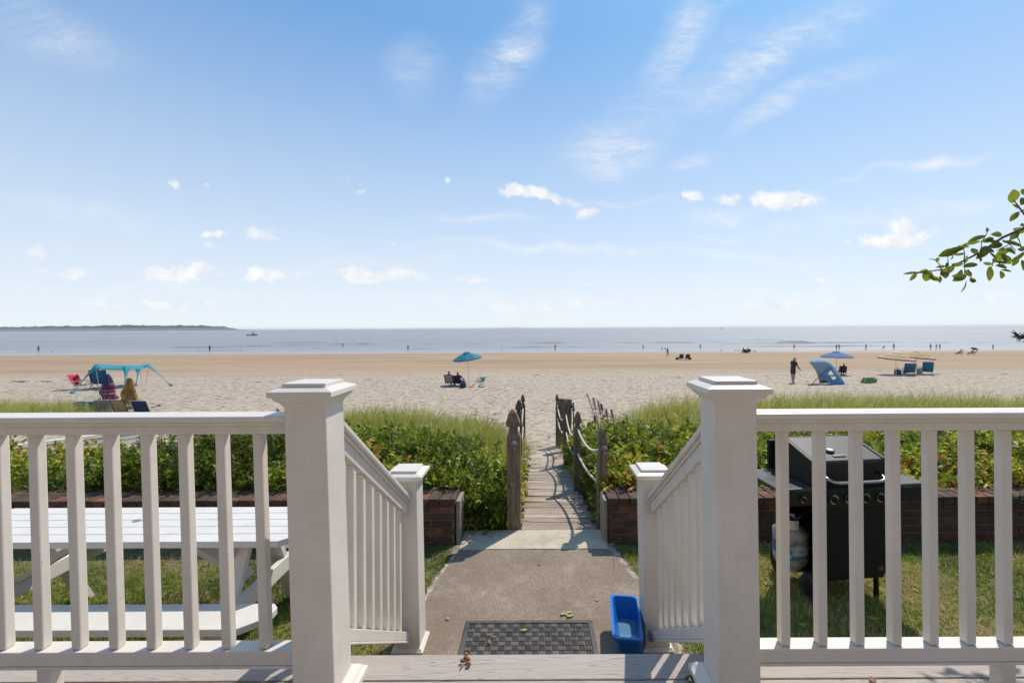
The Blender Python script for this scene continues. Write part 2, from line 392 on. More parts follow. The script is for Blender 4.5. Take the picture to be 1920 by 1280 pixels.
C_BLUE = cloth('blue_cloth', (0.02, 0.14, 0.26)); C_RED = cloth('red_cloth', (0.38, 0.015, 0.03)); C_WHITE = cloth('white_cloth', (0.55, 0.54, 0.52))
C_TEAL = cloth('teal_cloth', (0.03, 0.34, 0.42), 0.35); C_TEALD = cloth('dark_teal_cloth', (0.015, 0.20, 0.29), 0.2)
C_SKY = cloth('sky_blue_cloth', (0.13, 0.30, 0.52), 0.25); C_GREY = cloth('grey_cloth', (0.24, 0.23, 0.23)); C_TAN = cloth('tan_cloth', (0.38, 0.28, 0.18))
C_GREEN = cloth('lime_cloth', (0.10, 0.22, 0.03)); C_GOLD = cloth('gold_brown_cloth', (0.22, 0.11, 0.02)); C_PINK = cloth('pink_cloth', (0.42, 0.10, 0.13))
C_PERI = cloth('slate_blue_cloth', (0.055, 0.16, 0.32), 0.15); C_GREEN2 = cloth('sage_cloth', (0.10, 0.22, 0.20)); C_MINT = cloth('mint_plastic', (0.08, 0.30, 0.27))
C_YEL = cloth('yellow_cloth', (0.62, 0.38, 0.06), 0.25); C_ORG = cloth('orange_cloth', (0.48, 0.12, 0.04), 0.25); C_LW = cloth('cream_cloth', (0.70, 0.66, 0.6), 0.25)
ALU = simple('pale_tube_metal', (0.6, 0.6, 0.6), 0.35, 0.05, metallic=0.6)
WEED = simple('dried_seaweed', (0.035, 0.028, 0.018), 0.9, 0.4, 30)

# ================================================================ SETTING
def grid_mesh(name, xs, ys, zf, mat, attrs=None):
    X, Y = np.meshgrid(xs, ys); Z = zf(X, Y); V = np.stack([X.ravel(), Y.ravel(), Z.ravel()], 1)
    nx, ny = len(xs), len(ys); i = np.arange(nx-1)[None, :]+nx*np.arange(ny-1)[:, None]; i = i.ravel()
    F = np.stack([i, i+1, i+1+nx, i+nx], 1)
    ob = npmesh(name, V, F, None, mat, smooth=True)
    for k, fn in (attrs or {}).items():
        a = ob.data.attributes.new(k, 'FLOAT', 'POINT'); a.data.foreach_set('value', fn(X, Y).ravel().astype(np.float32))
    return ob
def vegf(x, y):
    hedge = smooth(3.7, 3.9, y)*smooth(8.6, 7.4, y)*np.maximum(smooth(-.16, -.42, x), smooth(.50, .62, x))
    g = smooth(10.6, 9.6, y)*smooth(8.5, 9, y)*smooth(1.6, 2.6, x)*0.6
    lawn = smooth(3.7, 3.5, y)
    return np.clip(hedge+g+lawn, 0, 1)
xs = np.unique(np.concatenate([np.linspace(-8, 10, 150), np.linspace(-40, 45, 260), np.linspace(-260, 260, 90)]))
ys = np.unique(np.concatenate([np.linspace(-14, 3.4, 12), np.linspace(3.4, 12, 90), np.linspace(12, 36, 200), np.linspace(36, 120, 90), np.linspace(120, 400, 10)]))
tag(grid_mesh('beach_sand', xs, ys, T, GROUND, {'veg': vegf}), kind='structure')

def wave_ridges(X, Y):
    z = np.zeros_like(X)
    for (y0, h, w, sc_, ox, thr) in ((98, .16, .40, .04, 3, .46), (104, .2, .5, .03, 45, .46), (110, .30, .6, .022, 8, .44), (120, .36, .8, .02, 15, .42), (129, .42, .9, .017, 21, .42), (140, .36, 1.0, .02, 27, .46), (152, .30, 1.4, .012, 33, .46)):
        amp = .72*smooth(thr, thr+.16, fbm(X, X*0+y0, sc_, 3, ox))*(.25+.75*smooth(.38, .58, fbm(X, X*0+y0, .16, 3, ox+9))); yy = y0+(fbm(X, X*0, .03, 3, ox+2)-.5)*9
        z = np.maximum(z, 1.7*h*amp*np.exp(-((Y-yy)/w)**2))
    return z
def foamf(X, Y):
    f = np.clip(wave_ridges(X, Y+0.9)/.5, 0, 1)*0.50
    e = 86.0+(fbm(X, X*0, .05, 3, 40)-.5)*3
    f = np.maximum(f, .55*np.exp(-((Y-e-1.2)/.55)**2))
    for y0, ox in ((92, 50), (97, 60), (104.5, 70)):
        yy = y0+(fbm(X, X*0, .04, 3, ox)-.5)*5; f = np.maximum(f, .5*np.exp(-((Y-yy)/.7)**2)*smooth(.42, .56, fbm(X, X*0+y0, .03, 3, ox)))
    return f
xs = np.unique(np.concatenate([np.linspace(-170, 190, 240), np.linspace(-900, 900, 40), np.array([-9000, -4000, -2000, 2000, 4000, 9000])]))
ys = np.unique(np.concatenate([np.linspace(80, 158, 420), np.linspace(155, 400, 40), np.array([600, 1000, 2000, 4000, 7500])]))
tag(grid_mesh('sea', xs, ys, lambda X, Y: SEA+wave_ridges(X, Y)*(Y < 200), SEAM, {'foam': foamf, 'crest': lambda X, Y: np.clip(wave_ridges(X, Y)*12, 0, 1)}), kind='structure')

HILL = simple('distant_woods', (0.035, 0.045, 0.04), 0.95, 0.3, 0.02); HSAND = simple('distant_shore', (0.42, 0.38, 0.30), 0.95, 0.1, 0.02)
def headland(name, pts, Yd, depth, mat, rough_h):
    n = 160; mb = MB(); xs_ = np.linspace(pts[0][0], pts[-1][0], n)
    hs = np.interp(xs_, [p[0] for p in pts], [p[1] for p in pts])
    prof = [(0, 0), (.12, .55), (.35, .95), (.6, 1.0), (.85, .6), (1, 0)]
    rows = []
    for i, (px, h) in enumerate(zip(xs_, hs)):
        x = (px-PX0)/FP*Yd; hh = h/FP*Yd*(1+rough_h*(random.random()-.5))+0.3
        rows.append([(x*(1+depth*a/Yd), Yd+depth*a, SEA-1+ (hh+1)*b) for a, b in prof])
    mb.loft(rows, closed=False, cap=False)
    return tag(mb.build(name, mat, smooth=False), kind='structure')
headland('headland', [(-420, 9), (-100, 9.5), (40, 9.5), (150, 10.5), (270, 11.5), (360, 10.5), (420, 8), (448, 1.2), (470, 0)], 2600, 500, HILL, .22)
headland('distant_island', [(900, 0), (925, 1.6), (960, 2.1), (990, 1.6), (1012, 0)], 4800, 400, HSAND, .2)

# lawn, paving
lawn_soil = MB(); lawn_soil.box(-9, 9, -3, 3.56, -.60, -.522); tag(lawn_soil.build('lawn_soil', simple('lawn_earth', (0.15, 0.115, 0.07), 0.95, 0.45, 6, 0.4, 60)), kind='structure')
def rough_poly(pts, amp, step=.04):
    out = []
    for i in range(len(pts)):
        a = Vector(pts[i]); b = Vector(pts[(i+1) % len(pts)]); n = max(1, int((b-a).length/step))
        for k in range(n):
            p = a.lerp(b, k/n); out.append((p.x+random.uniform(-amp, amp), p.y+random.uniform(-amp, amp)*.6))
    return out
crumb = MB(); crumb.extr(rough_poly([(-.635, 3.79), (-.645, 3.42), (-.70, 3.1), (-.735, 2.74), (-.76, 1.4), (.78, 1.4), (.765, 2.6), (.70, 3.05), (.615, 3.45), (.585, 3.79)], .014, .03), -.60, -.519)
EDGEM = simple('crumbling_path_edge', (.30, .255, .20), .95, .55, 16, .6, 70)
tag(crumb.build('path_edge_concrete', EDGEM), kind='structure')
asp = MB(); asp.extr(rough_poly([(-.605, 3.465), (-.655, 3.2), (-.70, 2.9), (-.72, 2.6), (-.735, 1.45), (.755, 1.45), (.75, 2.5), (.695, 2.95), (.60, 3.30), (.55, 3.465)], .011, .035), -.59, -.513)
tag(asp.build('asphalt_path', ASPH), kind='structure')
sl = MB(); sl.extr(rough_poly([(-.615, 3.80), (-.61, 3.475), (.553, 3.475), (.565, 3.80)], .004, .08), -.59, -.510); tag(sl.build('concrete_slab', CONC, bevel=.004), kind='structure')

# deck with steps
dk = MB()
y = 1.65; i = 0
while y > -2.2:
    w = .118; dk.box(-5.2, 5.2, y-w, y, -.022, 0, tint=.3); y -= w+.006; i += 1
dk.box(-5.2, -.80, 1.625, 1.645, -.50, -.026, tint=.4); dk.box(.80, 5.2, 1.625, 1.645, -.50, -.026, tint=.4)
dk.box(-.66, .60, 1.62, 1.64, -.17, -.026); dk.box(-.66, .60, 1.63, 1.88, -.193, -.171); dk.box(-.66, .60, 1.86, 1.875, -.34, -.195); dk.box(-.66, .60, 1.865, 2.12, -.365, -.342); dk.box(-.66, .60, 2.10, 2.11, -.515, -.367)
tag(dk.build('deck_floor', DECK, bevel=.003), kind='structure')


# ---- unseen building behind the camera, added to block sky and bounce warm light
hs_ = thing('unseen_house', 'unseen brown shingled building added behind the deck to block sky and bounce warm light', 'unseen_house', (0, -2.3, 0))
SHG = simple('brown_shingles', (.24, .185, .135), .85, .25, 8, .4, 30, stretch=(1, 1, 4))
m = MB(); m.box(-6, 6, -6, -2.25, -.5, 4.6); m.build('wall', SHG, hs_)
m = MB(); m.loft([[(x, -6.3, 4.6), (x, -2.0, 4.6), (x, -4.15, 6.2)] for x in (-6.3, 6.3)]); m.build('roof', simple('grey_roof', (.12, .11, .11), .9), hs_)
for wx, w_, z0, z1, nm in ((-3.2, 1.0, .8, 2.0, 'window'), (2.8, 1.0, .8, 2.0, 'window'), (-.1, .85, 0, 1.85, 'door')):
    m = MB(); m.box(wx-w_/2-.07, wx+w_/2+.07, -2.249, -2.215, z0-.0, z1+.07); fr = m.build(nm, WPAINT, hs_, bevel=.004); m = MB(); m.box(wx-w_/2, wx+w_/2, -2.214, -2.21, z0+.08, z1); m.build('pane', BLACKM, fr)

# ================================================================ RAILINGS
def newel(name, label, cx, cyf, top, ztrim, k, zr, tr=1.0):
    W = .131/2; cy = cyf+W; t = thing(name, label, 'railing post', (cx+k*(zr-ztrim), cy, ztrim), 'white railing posts')
    MB().sq(cx, cy, [(ztrim, W), (top-.040, W)]).lean(k, zr).build('shaft', VIN, t, bevel=.004)
    c = MB(); c.sq(cx, cy, [(top-.075, W+.002), (top-.066, W+.004), (top-.060, W+.010), (top-.052, W+.020), (top-.043, W+.025), (top-.0395, W+.026)])
    c.sq(cx, cy, [(top-.040, .0995), (top-.0225, .0995), (top-.0115, .069), ]); c.sq(cx, cy, [(top-.014, .0678), (top, .0678)])
    c.lean(k, zr).build('cap', VIN, t, bevel=.0022)
    b = MB(); b.sq(cx, cy, [(ztrim, W+.040*tr), (ztrim+.022*tr, W+.040*tr), (ztrim+.030*tr, W+.030*tr), (ztrim+.040*tr, W+.022*tr), (ztrim+.052*tr, W+.006)])
    b.lean(k, zr).build('base_trim', VIN, t, bevel=.002)
    return t
newel('railing_post', 'tall white square post at top of steps, where the left deck railing ends', -.724, 1.40, 1.030, 0.001, .026, .93)
newel('railing_post', 'tall white square post at top of steps, where the right deck railing ends', .624, 1.40, 1.032, 0.001, .010, .93)
newel('railing_post', 'short white square post at foot of left stair rail, before the brick wall end', -.703, 2.37, .447, -.512, .016, .4, .45)
newel('railing_post', 'short white square post at foot of right stair rail, beside the blue tub', .622, 2.37, .447, -.512, .016, .4, .45)

def deck_rail(label, x0, x1, bxs, footx, k, dz):
    t = thing('deck_railing', label, 'railing', ((x0+x1)/2, 1.46, 0), 'white deck railings'); zr = .93
    a = MB(); a.box(x0, x1, 1.41, 1.50, .907+dz, .926+dz); a.build('top_rail', VIN, t, bevel=.005)
    a = MB(); a.box(x0, x1, 1.424, 1.486, .893+dz, .9065+dz); a.box(x0, x1, 1.432, 1.478, .865+dz, .8925+dz); a.build('under_rail', VIN, t, bevel=.003)
    a = MB(); a.box(x0, x1, 1.437, 1.492, .122+dz, .167+dz); a.box(x0, x1, 1.4335, 1.4955, .1125+dz, .1215+dz); a.build('bottom_rail', VIN, t, bevel=.003)
    for bx in bxs:
        MB().box(bx, bx+.0305, 1.447, 1.4785, .1675+dz, .8645+dz).lean(k, zr).build('baluster', VIN, t, bevel=.0045)
    for fx in footx:
        MB().box(fx, fx+.044, 1.44, 1.484, .001, .112+dz).build('foot_block', VIN, t, bevel=.003)
    return t
bl = []
x = at(467*.4064, 813, 1.447).x
xref = at(160*.4064*0+ (467*.4064), 813, 1.447).x
for i in range(-32, 6): bl.append(xref + i*.1213)
bl = [b for b in bl if b < -.83]
deck_rail('white deck railing left of the steps, in front of the picnic table', -5.1, -.785, bl, [at(68, 1265, 1.44).x], .026, .000)
xr = at(1400+152*.40625, 803, 1.447).x
deck_rail('white deck railing right of the steps, in front of the gas grill', .692, 5.1, [xr+i*.1201 for i in range(0, 36)], [at(1880, 1265, 1.44).x], .004, .000)

def stair_rail(label, X, k):
    t = thing('stair_railing', label, 'railing', (X, 2.0, -.2), 'white stair railings')
    ya, yb = 1.533, 2.368; za = .886; sl_ = -.695
    def zz(y, off): return za+sl_*(y-1.54)+off
    def pr(x0, x1, o0, o1, y0=ya, y1=yb):
        return [[(x0, y, zz(y, o0)), (x1, y, zz(y, o0)), (x1, y, zz(y, o1)), (x0, y, zz(y, o1))] for y in (y0, y1)]
    MB().loft(pr(X-.043, X+.043, -.024, 0)).build('handrail', VIN, t, bevel=.005)
    a = MB(); a.loft(pr(X-.03, X+.03, -.040, -.0245)); a.loft(pr(X-.022, X+.022, -.098, -.0405)); a.build('under_rail', VIN, t, bevel=.003)
    a = MB(); a.loft(pr(X-.027, X+.027, -.760, -.712)); a.loft(pr(X-.031, X+.031, -.772, -.7605)); a.build('bottom_rail', VIN, t, bevel=.003)
    for i in range(8):
        y = 1.585+i*.094
        y0, y1 = y, y+.031
        if y1 > 2.35: break
        MB().loft([[(X-.0155, y0, zz(y0, -.7115)), (X+.0155, y0, zz(y0, -.7115)), (X+.0155, y1, zz(y1, -.7115)), (X-.0155, y1, zz(y1, -.7115))],
                   [(X-.0155, y0, zz(y0, -.0985)), (X+.0155, y0, zz(y0, -.0985)), (X+.0155, y1, zz(y1, -.0985)), (X-.0155, y1, zz(y1, -.0985))]]).build('baluster', VIN, t, bevel=.004)
stair_rail('white sloping stair railing on the left side of the steps', -.703, 0)
stair_rail('white sloping stair railing on the right side of the steps', .622, 0)

# ================================================================ BRICK WALLS
def brick_wall(label, x0, x1, endx, boardx):
    t = thing('brick_wall', label, 'wall', ((x0+x1)/2, 3.69, -.515), 'low brick garden walls')
    yf, yb = 3.572, 3.812; ch = .0585; L = .172; zt = -.215
    c = MB(); c.box(x0+.008, x1-.008, yf+.006, yb-.006, -.56, zt+.0035); c.build('mortar_core', MORTAR, t)
    w = MB(); z = -.2195-6*ch+.009; r = 0
    while z+ch-.009 <= zt+.004:
        x = x0-(L/2 if r % 2 else 0)
        while x < x1:
            a = max(x, x0); b_ = min(x+L-.009, x1)
            if b_-a > .02: w.box(a, b_, yf+random.uniform(-.002, .002), yf+.08, z, z+ch-.009)
            if b_-a > .02: w.box(a, b_, yb-.08, yb, z, z+ch-.009)
            x += L
        for ex in (x0, x1):
            w.box(ex-.0045, ex+.0045, yf+.083+ (0 if r % 2 else .0), yb-.083, z, z+ch-.009)
        z += ch; r += 1
    w.build('brick_courses', BRICK, t, bevel=.002, seg=1)
    cp = MB(); x = x0-.004
    while x < x1:
        b_ = min(x+.0815, x1+.004)
        for (ya, yb_) in ((yf-.012, 3.692), (3.699, yb+.012)):
            zz = random.uniform(-.002, .002); cp.box(x, b_, ya, yb_, zt+.004, -.158+zz)
        x += .089
    cp.build('coping', BRICK, t, bevel=.003)
    MB().box(boardx[0], boardx[1], yf+.02, yb-.005, -.53, -.185).build('end_board', simple('peeling_grey_board', (0.27, 0.235, 0.19), .85, .3, 20, .4, 60, stretch=(8, 8, 1)), t, bevel=.003)
    return t
brick_wall('low brick wall with brick coping left of the path, behind the picnic table', -5.4, -.655, -.655, (-.649, -.618))
brick_wall('low brick wall with brick coping right of the path, behind the gas grill', .572, 6.0, .572, (.536, .566))

# ================================================================ BOARDWALK
bw = MB(); y = 3.815; i = 0
while y < 7.7:
    w = .110+random.uniform(-.018, .018); z = float(np.interp(y, [3.8, 7.7], [-.520, -1.10])); z2 = float(np.interp(y+w, [3.8, 7.7], [-.520, -1.10]))
    if i == 0: z2 = z-.012
    xl = -.135+random.uniform(-.018, .018); xr_ = .505+random.uniform(-.022, .022); sk = random.uniform(-.008, .008); t0 = random.uniform(-.007, .007)
    bw.loft([[(xl, y, z-.035), (xl, y+w, z2-.035), (xl, y+w, z2+t0), (xl, y, z+t0)], [(xr_, y+sk, z-.035), (xr_, y+w+sk, z2-.035), (xr_, y+w+sk, z2-t0), (xr_, y+sk, z-t0)]])
    y += w+random.choice((.006, .011, .016, .022)); i += 1
tag(bw.build('boardwalk', PLANK, bevel=.003), 'weathered grey plank boardwalk sloping down from the concrete slab to the sand', 'boardwalk')
sd = MB(); gx = np.linspace(-.30, .62, 16); gy = np.linspace(6.9, 9.0, 30)
rows = [[(x, y, float(np.interp(y, [3.8, 7.7, 9.0], [-.520, -1.10, -1.235]))-.03+.07*float(smooth(6.95, 7.7, y))*(1-.0)-.05*float(smooth(8.3, 9, y))+.03*(float(fbm(x, y, 3, 3))-.5) + .05*float(smooth(.3, .6, abs(x-.18)))) for x in gx] for y in gy]
sd.loft(rows, closed=False, cap=False); so = sd.build('path_sand', GROUND, smooth=True); tag(so, kind='structure')
va = so.data.attributes.new('veg', 'FLOAT', 'POINT')

# ================================================================ ROPE POSTS, ROPES
def rope_post(label, x, y, top, w, rz=0, finial=1.0):
    g = float(T(x, y)); t = thing('rope_fence_post', label, 'fence post', (x, y, g), 'weathered rope fence posts')
    h = w/2; f = finial
    fz = [(g-.1, h), (top-.205*f, h*1.0), (top-.19*f, h*.86), (top-.18*f, h*.78), (top-.17*f, h*1.02), (top-.16*f, h*1.05), (top-.075*f, h*.80), (top-.062*f, h*.62), (top-.052*f, h*.60), (top-.045*f, h*.86), (top-.03*f, h*.80), (top-.012*f, h*.5), (top, h*.12)]
    fz = [(g-.1, h), (top-.235*f, h*1.0), (top-.20*f, h*.80), (top-.165*f, h*.55), (top-.150*f, h*.55), (top-.140*f, h*.98), (top-.105*f, h*1.0), (top-.03*f, h*.55), (top, h*.12)] if finial < 1.5 else fz
    m = MB().sq(0, 0, fz); m.xf(Matrix.Rotation(rz, 4, 'Z')); m.v = [(a+x+.006*math.sin(c*9), b+y, c) for a, b, c in m.v]
    m.build('shaft', WOOD_POST, t, bevel=.006)
    return t
def P3(px, Y): return at(px, 700, Y).x
LP = [(P3(962, 3.87), 3.87, .50, .118), (P3(972, 6.5), 6.5, .165, .098), (P3(980.5, 9.0), 9.0, -.13, .085)]
RPS = [(P3(1127, 3.93), 3.93, .33, .084), (P3(1082, 5.4), 5.4, .195, .088), (P3(1060.5, 7.3), 7.3, .02, .088), (P3(1044.5, 9.4), 9.4, -.19, .075)]
ln = ['nearest rope post left of the boardwalk, thick with a knot of rope on its face', 'middle one of the three rope posts left of the boardwalk', 'farthest rope post left of the boardwalk, at the start of open sand']
rn = ['nearest rope post right of the boardwalk, pale grey finial beside the brick wall end', 'second rope post right of the boardwalk, dark and half covered by leaves', 'third rope post right of the boardwalk, in front of the piling stumps', 'farthest rope post right of the boardwalk, at the start of open sand']
for q, l in zip(LP, ln): rope_post(l, *q)
for q, l in zip(RPS, rn): rope_post(l, *q)
def rope(label, pts, sags, knotpos, seed=0, r=.0135):
    P = []
    for i in range(len(pts)-1):
        a = Vector(pts[i]); b = Vector(pts[i+1]); n = 18
        for k in range(n):
            s_ = k/n; p = a.lerp(b, s_); p.z -= sags[i]*4*s_*(1-s_); P.append(p)
    P.append(Vector(pts[-1]))
    t = thing('rope', label, 'rope', tuple(P[0]), 'ropes of the path fence')
    # three twisted strands
    m = MB(); fine = []
    for i in range(len(P)-1):
        for k in range(4): fine.append(P[i].lerp(P[i+1], k/4))
    fine.append(P[-1]); ph = 0
    for s_ in range(3):
        q = []; ph = s_*2*math.pi/3
        for i, p in enumerate(fine):
            d = (fine[min(i+1, len(fine)-1)]-fine[max(0, i-1)]).normalized(); rr = d.cross(Vector((0, 0, 1))); rr.normalize(); u = d.cross(rr)
            a = ph+i*.9; q.append(p+(rr*math.cos(a)+u*math.sin(a))*r*.45)
        m.tube(q, r*.62, 5)
    m.build('strands', ROPE, t, smooth=True)
    kc = Vector(knotpos); m = MB()
    for j in range(3):
        ang = j*1.1; ring = [kc+Vector((math.cos(a)*.019*(1 if j else .9), -.014-.010*j*math.sin(a), math.sin(a)*.020+ (j-1)*.014*math.cos(a*1+ang))) for a in np.linspace(0, 2*math.pi, 15)]
        m.tube(ring, .0095, 6)
    sph(m, kc+Vector((0, -.012, 0)), .019, 10)
    m.tube([kc+Vector((0, -.02, -.01)), kc+Vector((.004, -.03, -.035)), kc+Vector((.002, -.026, -.062))], [.010, .013, .006], 7)
    m.build('knot', KNOT, t, smooth=True); return t
def pz(q, dz): return (q[0], q[1], q[2]-dz)
rope('upper rope strung along the three posts left of the boardwalk', [(LP[0][0]+.05, LP[0][1], LP[0][2]-.285), pz(LP[1], .30), pz(LP[2], .27)], [.22, .22], (LP[0][0]+.012, LP[0][1]-.059, LP[0][2]-.285))
rope('lower rope strung along the three posts left of the boardwalk', [(LP[0][0]+.05, LP[0][1], LP[0][2]-.62), pz(LP[1], .66), pz(LP[2], .62)], [.16, .18], (LP[0][0], LP[0][1]-.059, LP[0][2]-.63))
rope('upper rope strung along the four posts right of the boardwalk', [(RPS[0][0], RPS[0][1], RPS[0][2]-.19), pz(RPS[1], .20), pz(RPS[2], .22), pz(RPS[3], .22)], [.11, .20, .20], (RPS[0][0]+.018, RPS[0][1]-.042, RPS[0][2]-.175))
rope('lower rope strung along the four posts right of the boardwalk', [(RPS[0][0], RPS[0][1], RPS[0][2]-.50), pz(RPS[1], .50), pz(RPS[2], .50), pz(RPS[3], .50)], [.06, .14, .14], (RPS[0][0]+.018, RPS[0][1]-.042, RPS[0][2]-.5))
# pilings, sign bracket, stake
for (px, yy, topy, r, l) in ((1053, 9.3, 747, .062, 'slimmer brown piling stump behind the farthest right rope post'), (1063.5, 8.6, 748, .085, 'thick round brown piling stump right of the sand path')):
    p = at(px, topy, yy); g = float(T(p.x, yy)); prof = [(g-.1, r*1.05), (g+.1, r), ((g+p.z)/2, r*.97), (p.z-.02, r*1.0), (p.z, r*.92)]
    m = MB().lathe(0, 0, prof, 14); m.v = [(a*(1+.08*math.sin(9*a/r+c*7))+p.x, b+yy, c) for a, b, c in m.v]
    tag(m.build('piling_stump', WOOD_POST), l, 'piling', 'piling stumps by the path')
q = at(1074, 760, 8.3); g = float(T(q.x, 8.3)); m = MB()
m.tube([(q.x+.012, 8.3, g-.1), (q.x+.012, 8.3, q.z+.06)], .012, 6); m.box(q.x-.05, q.x+.02, 8.29, 8.31, q.z+.02, q.z+.035); m.box(q.x-.04, q.x+.0, 8.285, 8.315, q.z-.04, q.z+.01); m.box(q.x-.01, q.x+.035, 8.285, 8.312, q.z-.10, q.z-.05)
tag(m.build('metal_bracket', RUST, bevel=.002), 'small dark metal bracket on a stake right of the piling stumps', 'bracket')
q = at(857, 853, 4.35); m = MB(); g = float(T(q.x, 4.35)); m.tube([(q.x+.006, 4.35, g-.05), (q.x, 4.35, q.z)], .011, 8); m.tube([(q.x, 4.35, q.z-.004), (q.x, 4.35, q.z+.004)], .014, 8)
tag(m.build('garden_stake', RUST), 'rusty dark iron stake rising out of the rose hedge', 'stake')

# ================================================================ PICNIC TABLE
zt = 1.2-1.074; zb = 1.2-1.334; g0 = -.515
pt = thing('picnic_table', 'white painted picnic table with chamfered corners on the lawn behind the left railing', 'picnic table', (-2.22, 2.5, g0))
X0, X1, Yf, Yb = -3.24, -1.235, 2.27, 2.715
tb = MB(); n = 5; bwid = (Yb-Yf)/n; ch = .085
for i in range(n):
    y0 = Yf+i*bwid+.0025; y1 = Yf+(i+1)*bwid-.0025
    def xe(y, side):
        d = min(y-Yf, Yb-y); c = max(0, ch-d) if d < ch else 0
        return X1-c if side else X0+c
    ys_ = sorted(set([y0, y1]+([Yf+ch] if y0 < Yf+ch < y1 else [])+([Yb-ch] if y0 < Yb-ch < y1 else [])))
    poly = [(xe(y, 0), y) for y in ys_]+[(xe(y, 1), y) for y in reversed(ys_)]
    tb.extr(list(reversed(poly)), zt-.032, zt, tint=random.random())
tb.build('tabletop', TABLE_W, pt, bevel=.003)
def bench(y0, y1, xa, xb):
    b = MB(); c = .07; cc = .10
    b.extr([(xa+c, y0), (xb-cc, y0), (xb-.02, y0+c), (xb, y0+c*1.5), (xb, y1-.03), (xb-.03, y1), (xa+.03, y1), (xa, y1-.03), (xa, y0+c)], zb-.034, zb); b.build('bench', TABLE_W, pt, bevel=.004)
bench(1.994, 2.184, -3.22, -1.25); bench(2.80, 2.99, -3.22, -1.25)
for X in (-2.90, -1.56):
    for (ya, yb_) in ((2.40, 2.10), (2.58, 2.88)):
        MB().beam((X, ya, zt-.035), (X, yb_, g0), .034, .085, up=(0, 1, 0) if False else (1, 0, 0)).build('leg', TABLE_W, pt, bevel=.003)
    MB().beam((X+.036, 2.02, zb-.08), (X+.036, 2.97, zb-.08), .034, .088).build('bench_support', TABLE_W, pt, bevel=.003)
    MB().beam((X-.036, Yf+.06, zt-.075), (X-.036, Yb-.06, zt-.075), .034, .075).build('top_support', TABLE_W, pt, bevel=.003)
for X, X2 in ((-2.86, -2.45), (-1.60, -2.01)):
    MB().beam((X, 2.49, zb-.04), (X2, 2.49, zt-.05), .075, .034).build('diagonal_brace', TABLE_W, pt, bevel=.003)
m = MB(); c = at(256, 977, 1); a_, b_ = ray(256, 977); Yl = (zt-EYE)/b_; m.add([(a_*Yl-.03, Yl, zt+.003), (a_*Yl, Yl-.008, zt+.010), (a_*Yl+.035, Yl+.01, zt+.004), (a_*Yl, Yl+.012, zt+.008)], [(0, 1, 2, 3)])
tag(m.build('dead_leaf', C_GREY, thick=.001), 'small grey curled leaf lying on the picnic table top', 'leaf')

# neighbour's white handrail beyond the hedge
A = at(-60, 846, 5.6); B = at(262, 806, 7.6)
nt = thing('white_ramp_railing', 'white stepped ramp railing beyond the left hedge, seen between the balusters', 'railing', (A.x, A.y, A.z-.3))
for off, w, h, nm in ((0, .09, .03, 'handrail'), (-.075, .05, .07, 'middle_rail'), (-.165, .03, .085, 'lower_board')):
    a2 = A+Vector((0, 0, off)); b2 = B+Vector((0, 0, off)); MB().beam(a2, b2, w, h).build(nm, VIN, nt, bevel=.004)
for s_ in (.02, .5, .97):
    p = A.lerp(B, s_); MB().box(p.x-.03, p.x+.03, p.y+.04, p.y+.10, float(T(p.x, p.y))-.1, p.z-.02).build('rail_post', VIN, nt, bevel=.004)

# ================================================================ GRILL
GY = R(6); GL = Vector((1.96, 2.80, g0))
gr = thing('gas_grill', 'black gas grill with steel handle and knobs on the lawn behind the right railing', 'grill', tuple(GL), rotz=GY)
def gl(z): return z-g0                # world z -> local
hw = .253
def gbuild(m, name, mat, parent=gr, **k): return m.build(name, mat, parent, local=True, **k)
lidp = [(0, gl(.215)), (-.002, gl(.345)), (.012, gl(.362)), (.27, gl(.443)), (.36, gl(.43)), (.38, gl(.24)), (.38, gl(.215))]
L = MB(); L.loft([[(x, y, z) for y, z in lidp] for x in (-hw+.018, hw-.018)]); lid = gbuild(L, 'lid', BLACKM, bevel=.008, smooth=False)
for sx in (-1, 1):
    m = MB(); m.loft([[(x, y*(1.0)+ (-.004 if i < 3 else .003), z+(.005 if 1 < i < 5 else 0)) for i, (y, z) in enumerate(lidp)] for x in ((sx*(hw-.018)), sx*(hw+.006))]); gbuild(m, 'lid_end_cap', BLACKM, bevel=.006)
m = MB(); pts = [(-.19, -.002, gl(.285))]+[(-.185, -.05, gl(.262)), (-.165, -.065, gl(.252)), (-.13, -.07, gl(.248)), (.13, -.07, gl(.248)), (.165, -.065, gl(.252)), (.185, -.05, gl(.262)), (.19, -.002, gl(.285))]
h_ = gbuild(m.tube(pts, .0095, 10), 'handle', CHROME, lid, smooth=True)
# thermometer and name plate lying on the sloping lid
sl_ang = math.atan2(.081, .258); Mt = Matrix.Translation((-.055, .105, gl(.397))) @ Matrix.Rotation(sl_ang, 4, 'X')
m = MB(); m.lathe(0, 0, [(-.004, .031), (.008, .031), (.012, .026), (.009, .022)], 24, sy=.8); m.xf(Mt); gbuild(m, 'thermometer', [CHROME], lid, smooth=False)
m = MB(); m.lathe(0, 0, [(.0095, .021), (.0105, .020)], 20, sy=.8); m.xf(Mt); gbuild(m, 'dial_face', WPAINT, lid)
def text_mesh(txt, size, mat, parent, M, name, ext=.0015):
    cu = bpy.data.curves.new(name, 'FONT'); cu.body = txt; cu.size = size*S; cu.extrude = ext*S; cu.align_x = 'CENTER'; cu.align_y = 'CENTER'
    tmp = bpy.data.objects.new('tmp', cu); COL.objects.link(tmp); dg = bpy.context.evaluated_depsgraph_get(); me = bpy.data.meshes.new_from_object(tmp.evaluated_get(dg))
    bpy.data.objects.remove(tmp); M2 = M.copy(); M2.translation = M.translation*S; me.transform(M2); me.materials.clear(); me.materials.append(mat)
    o = bpy.data.objects.new(name, me); COL.objects.link(o); o.parent = parent; return o
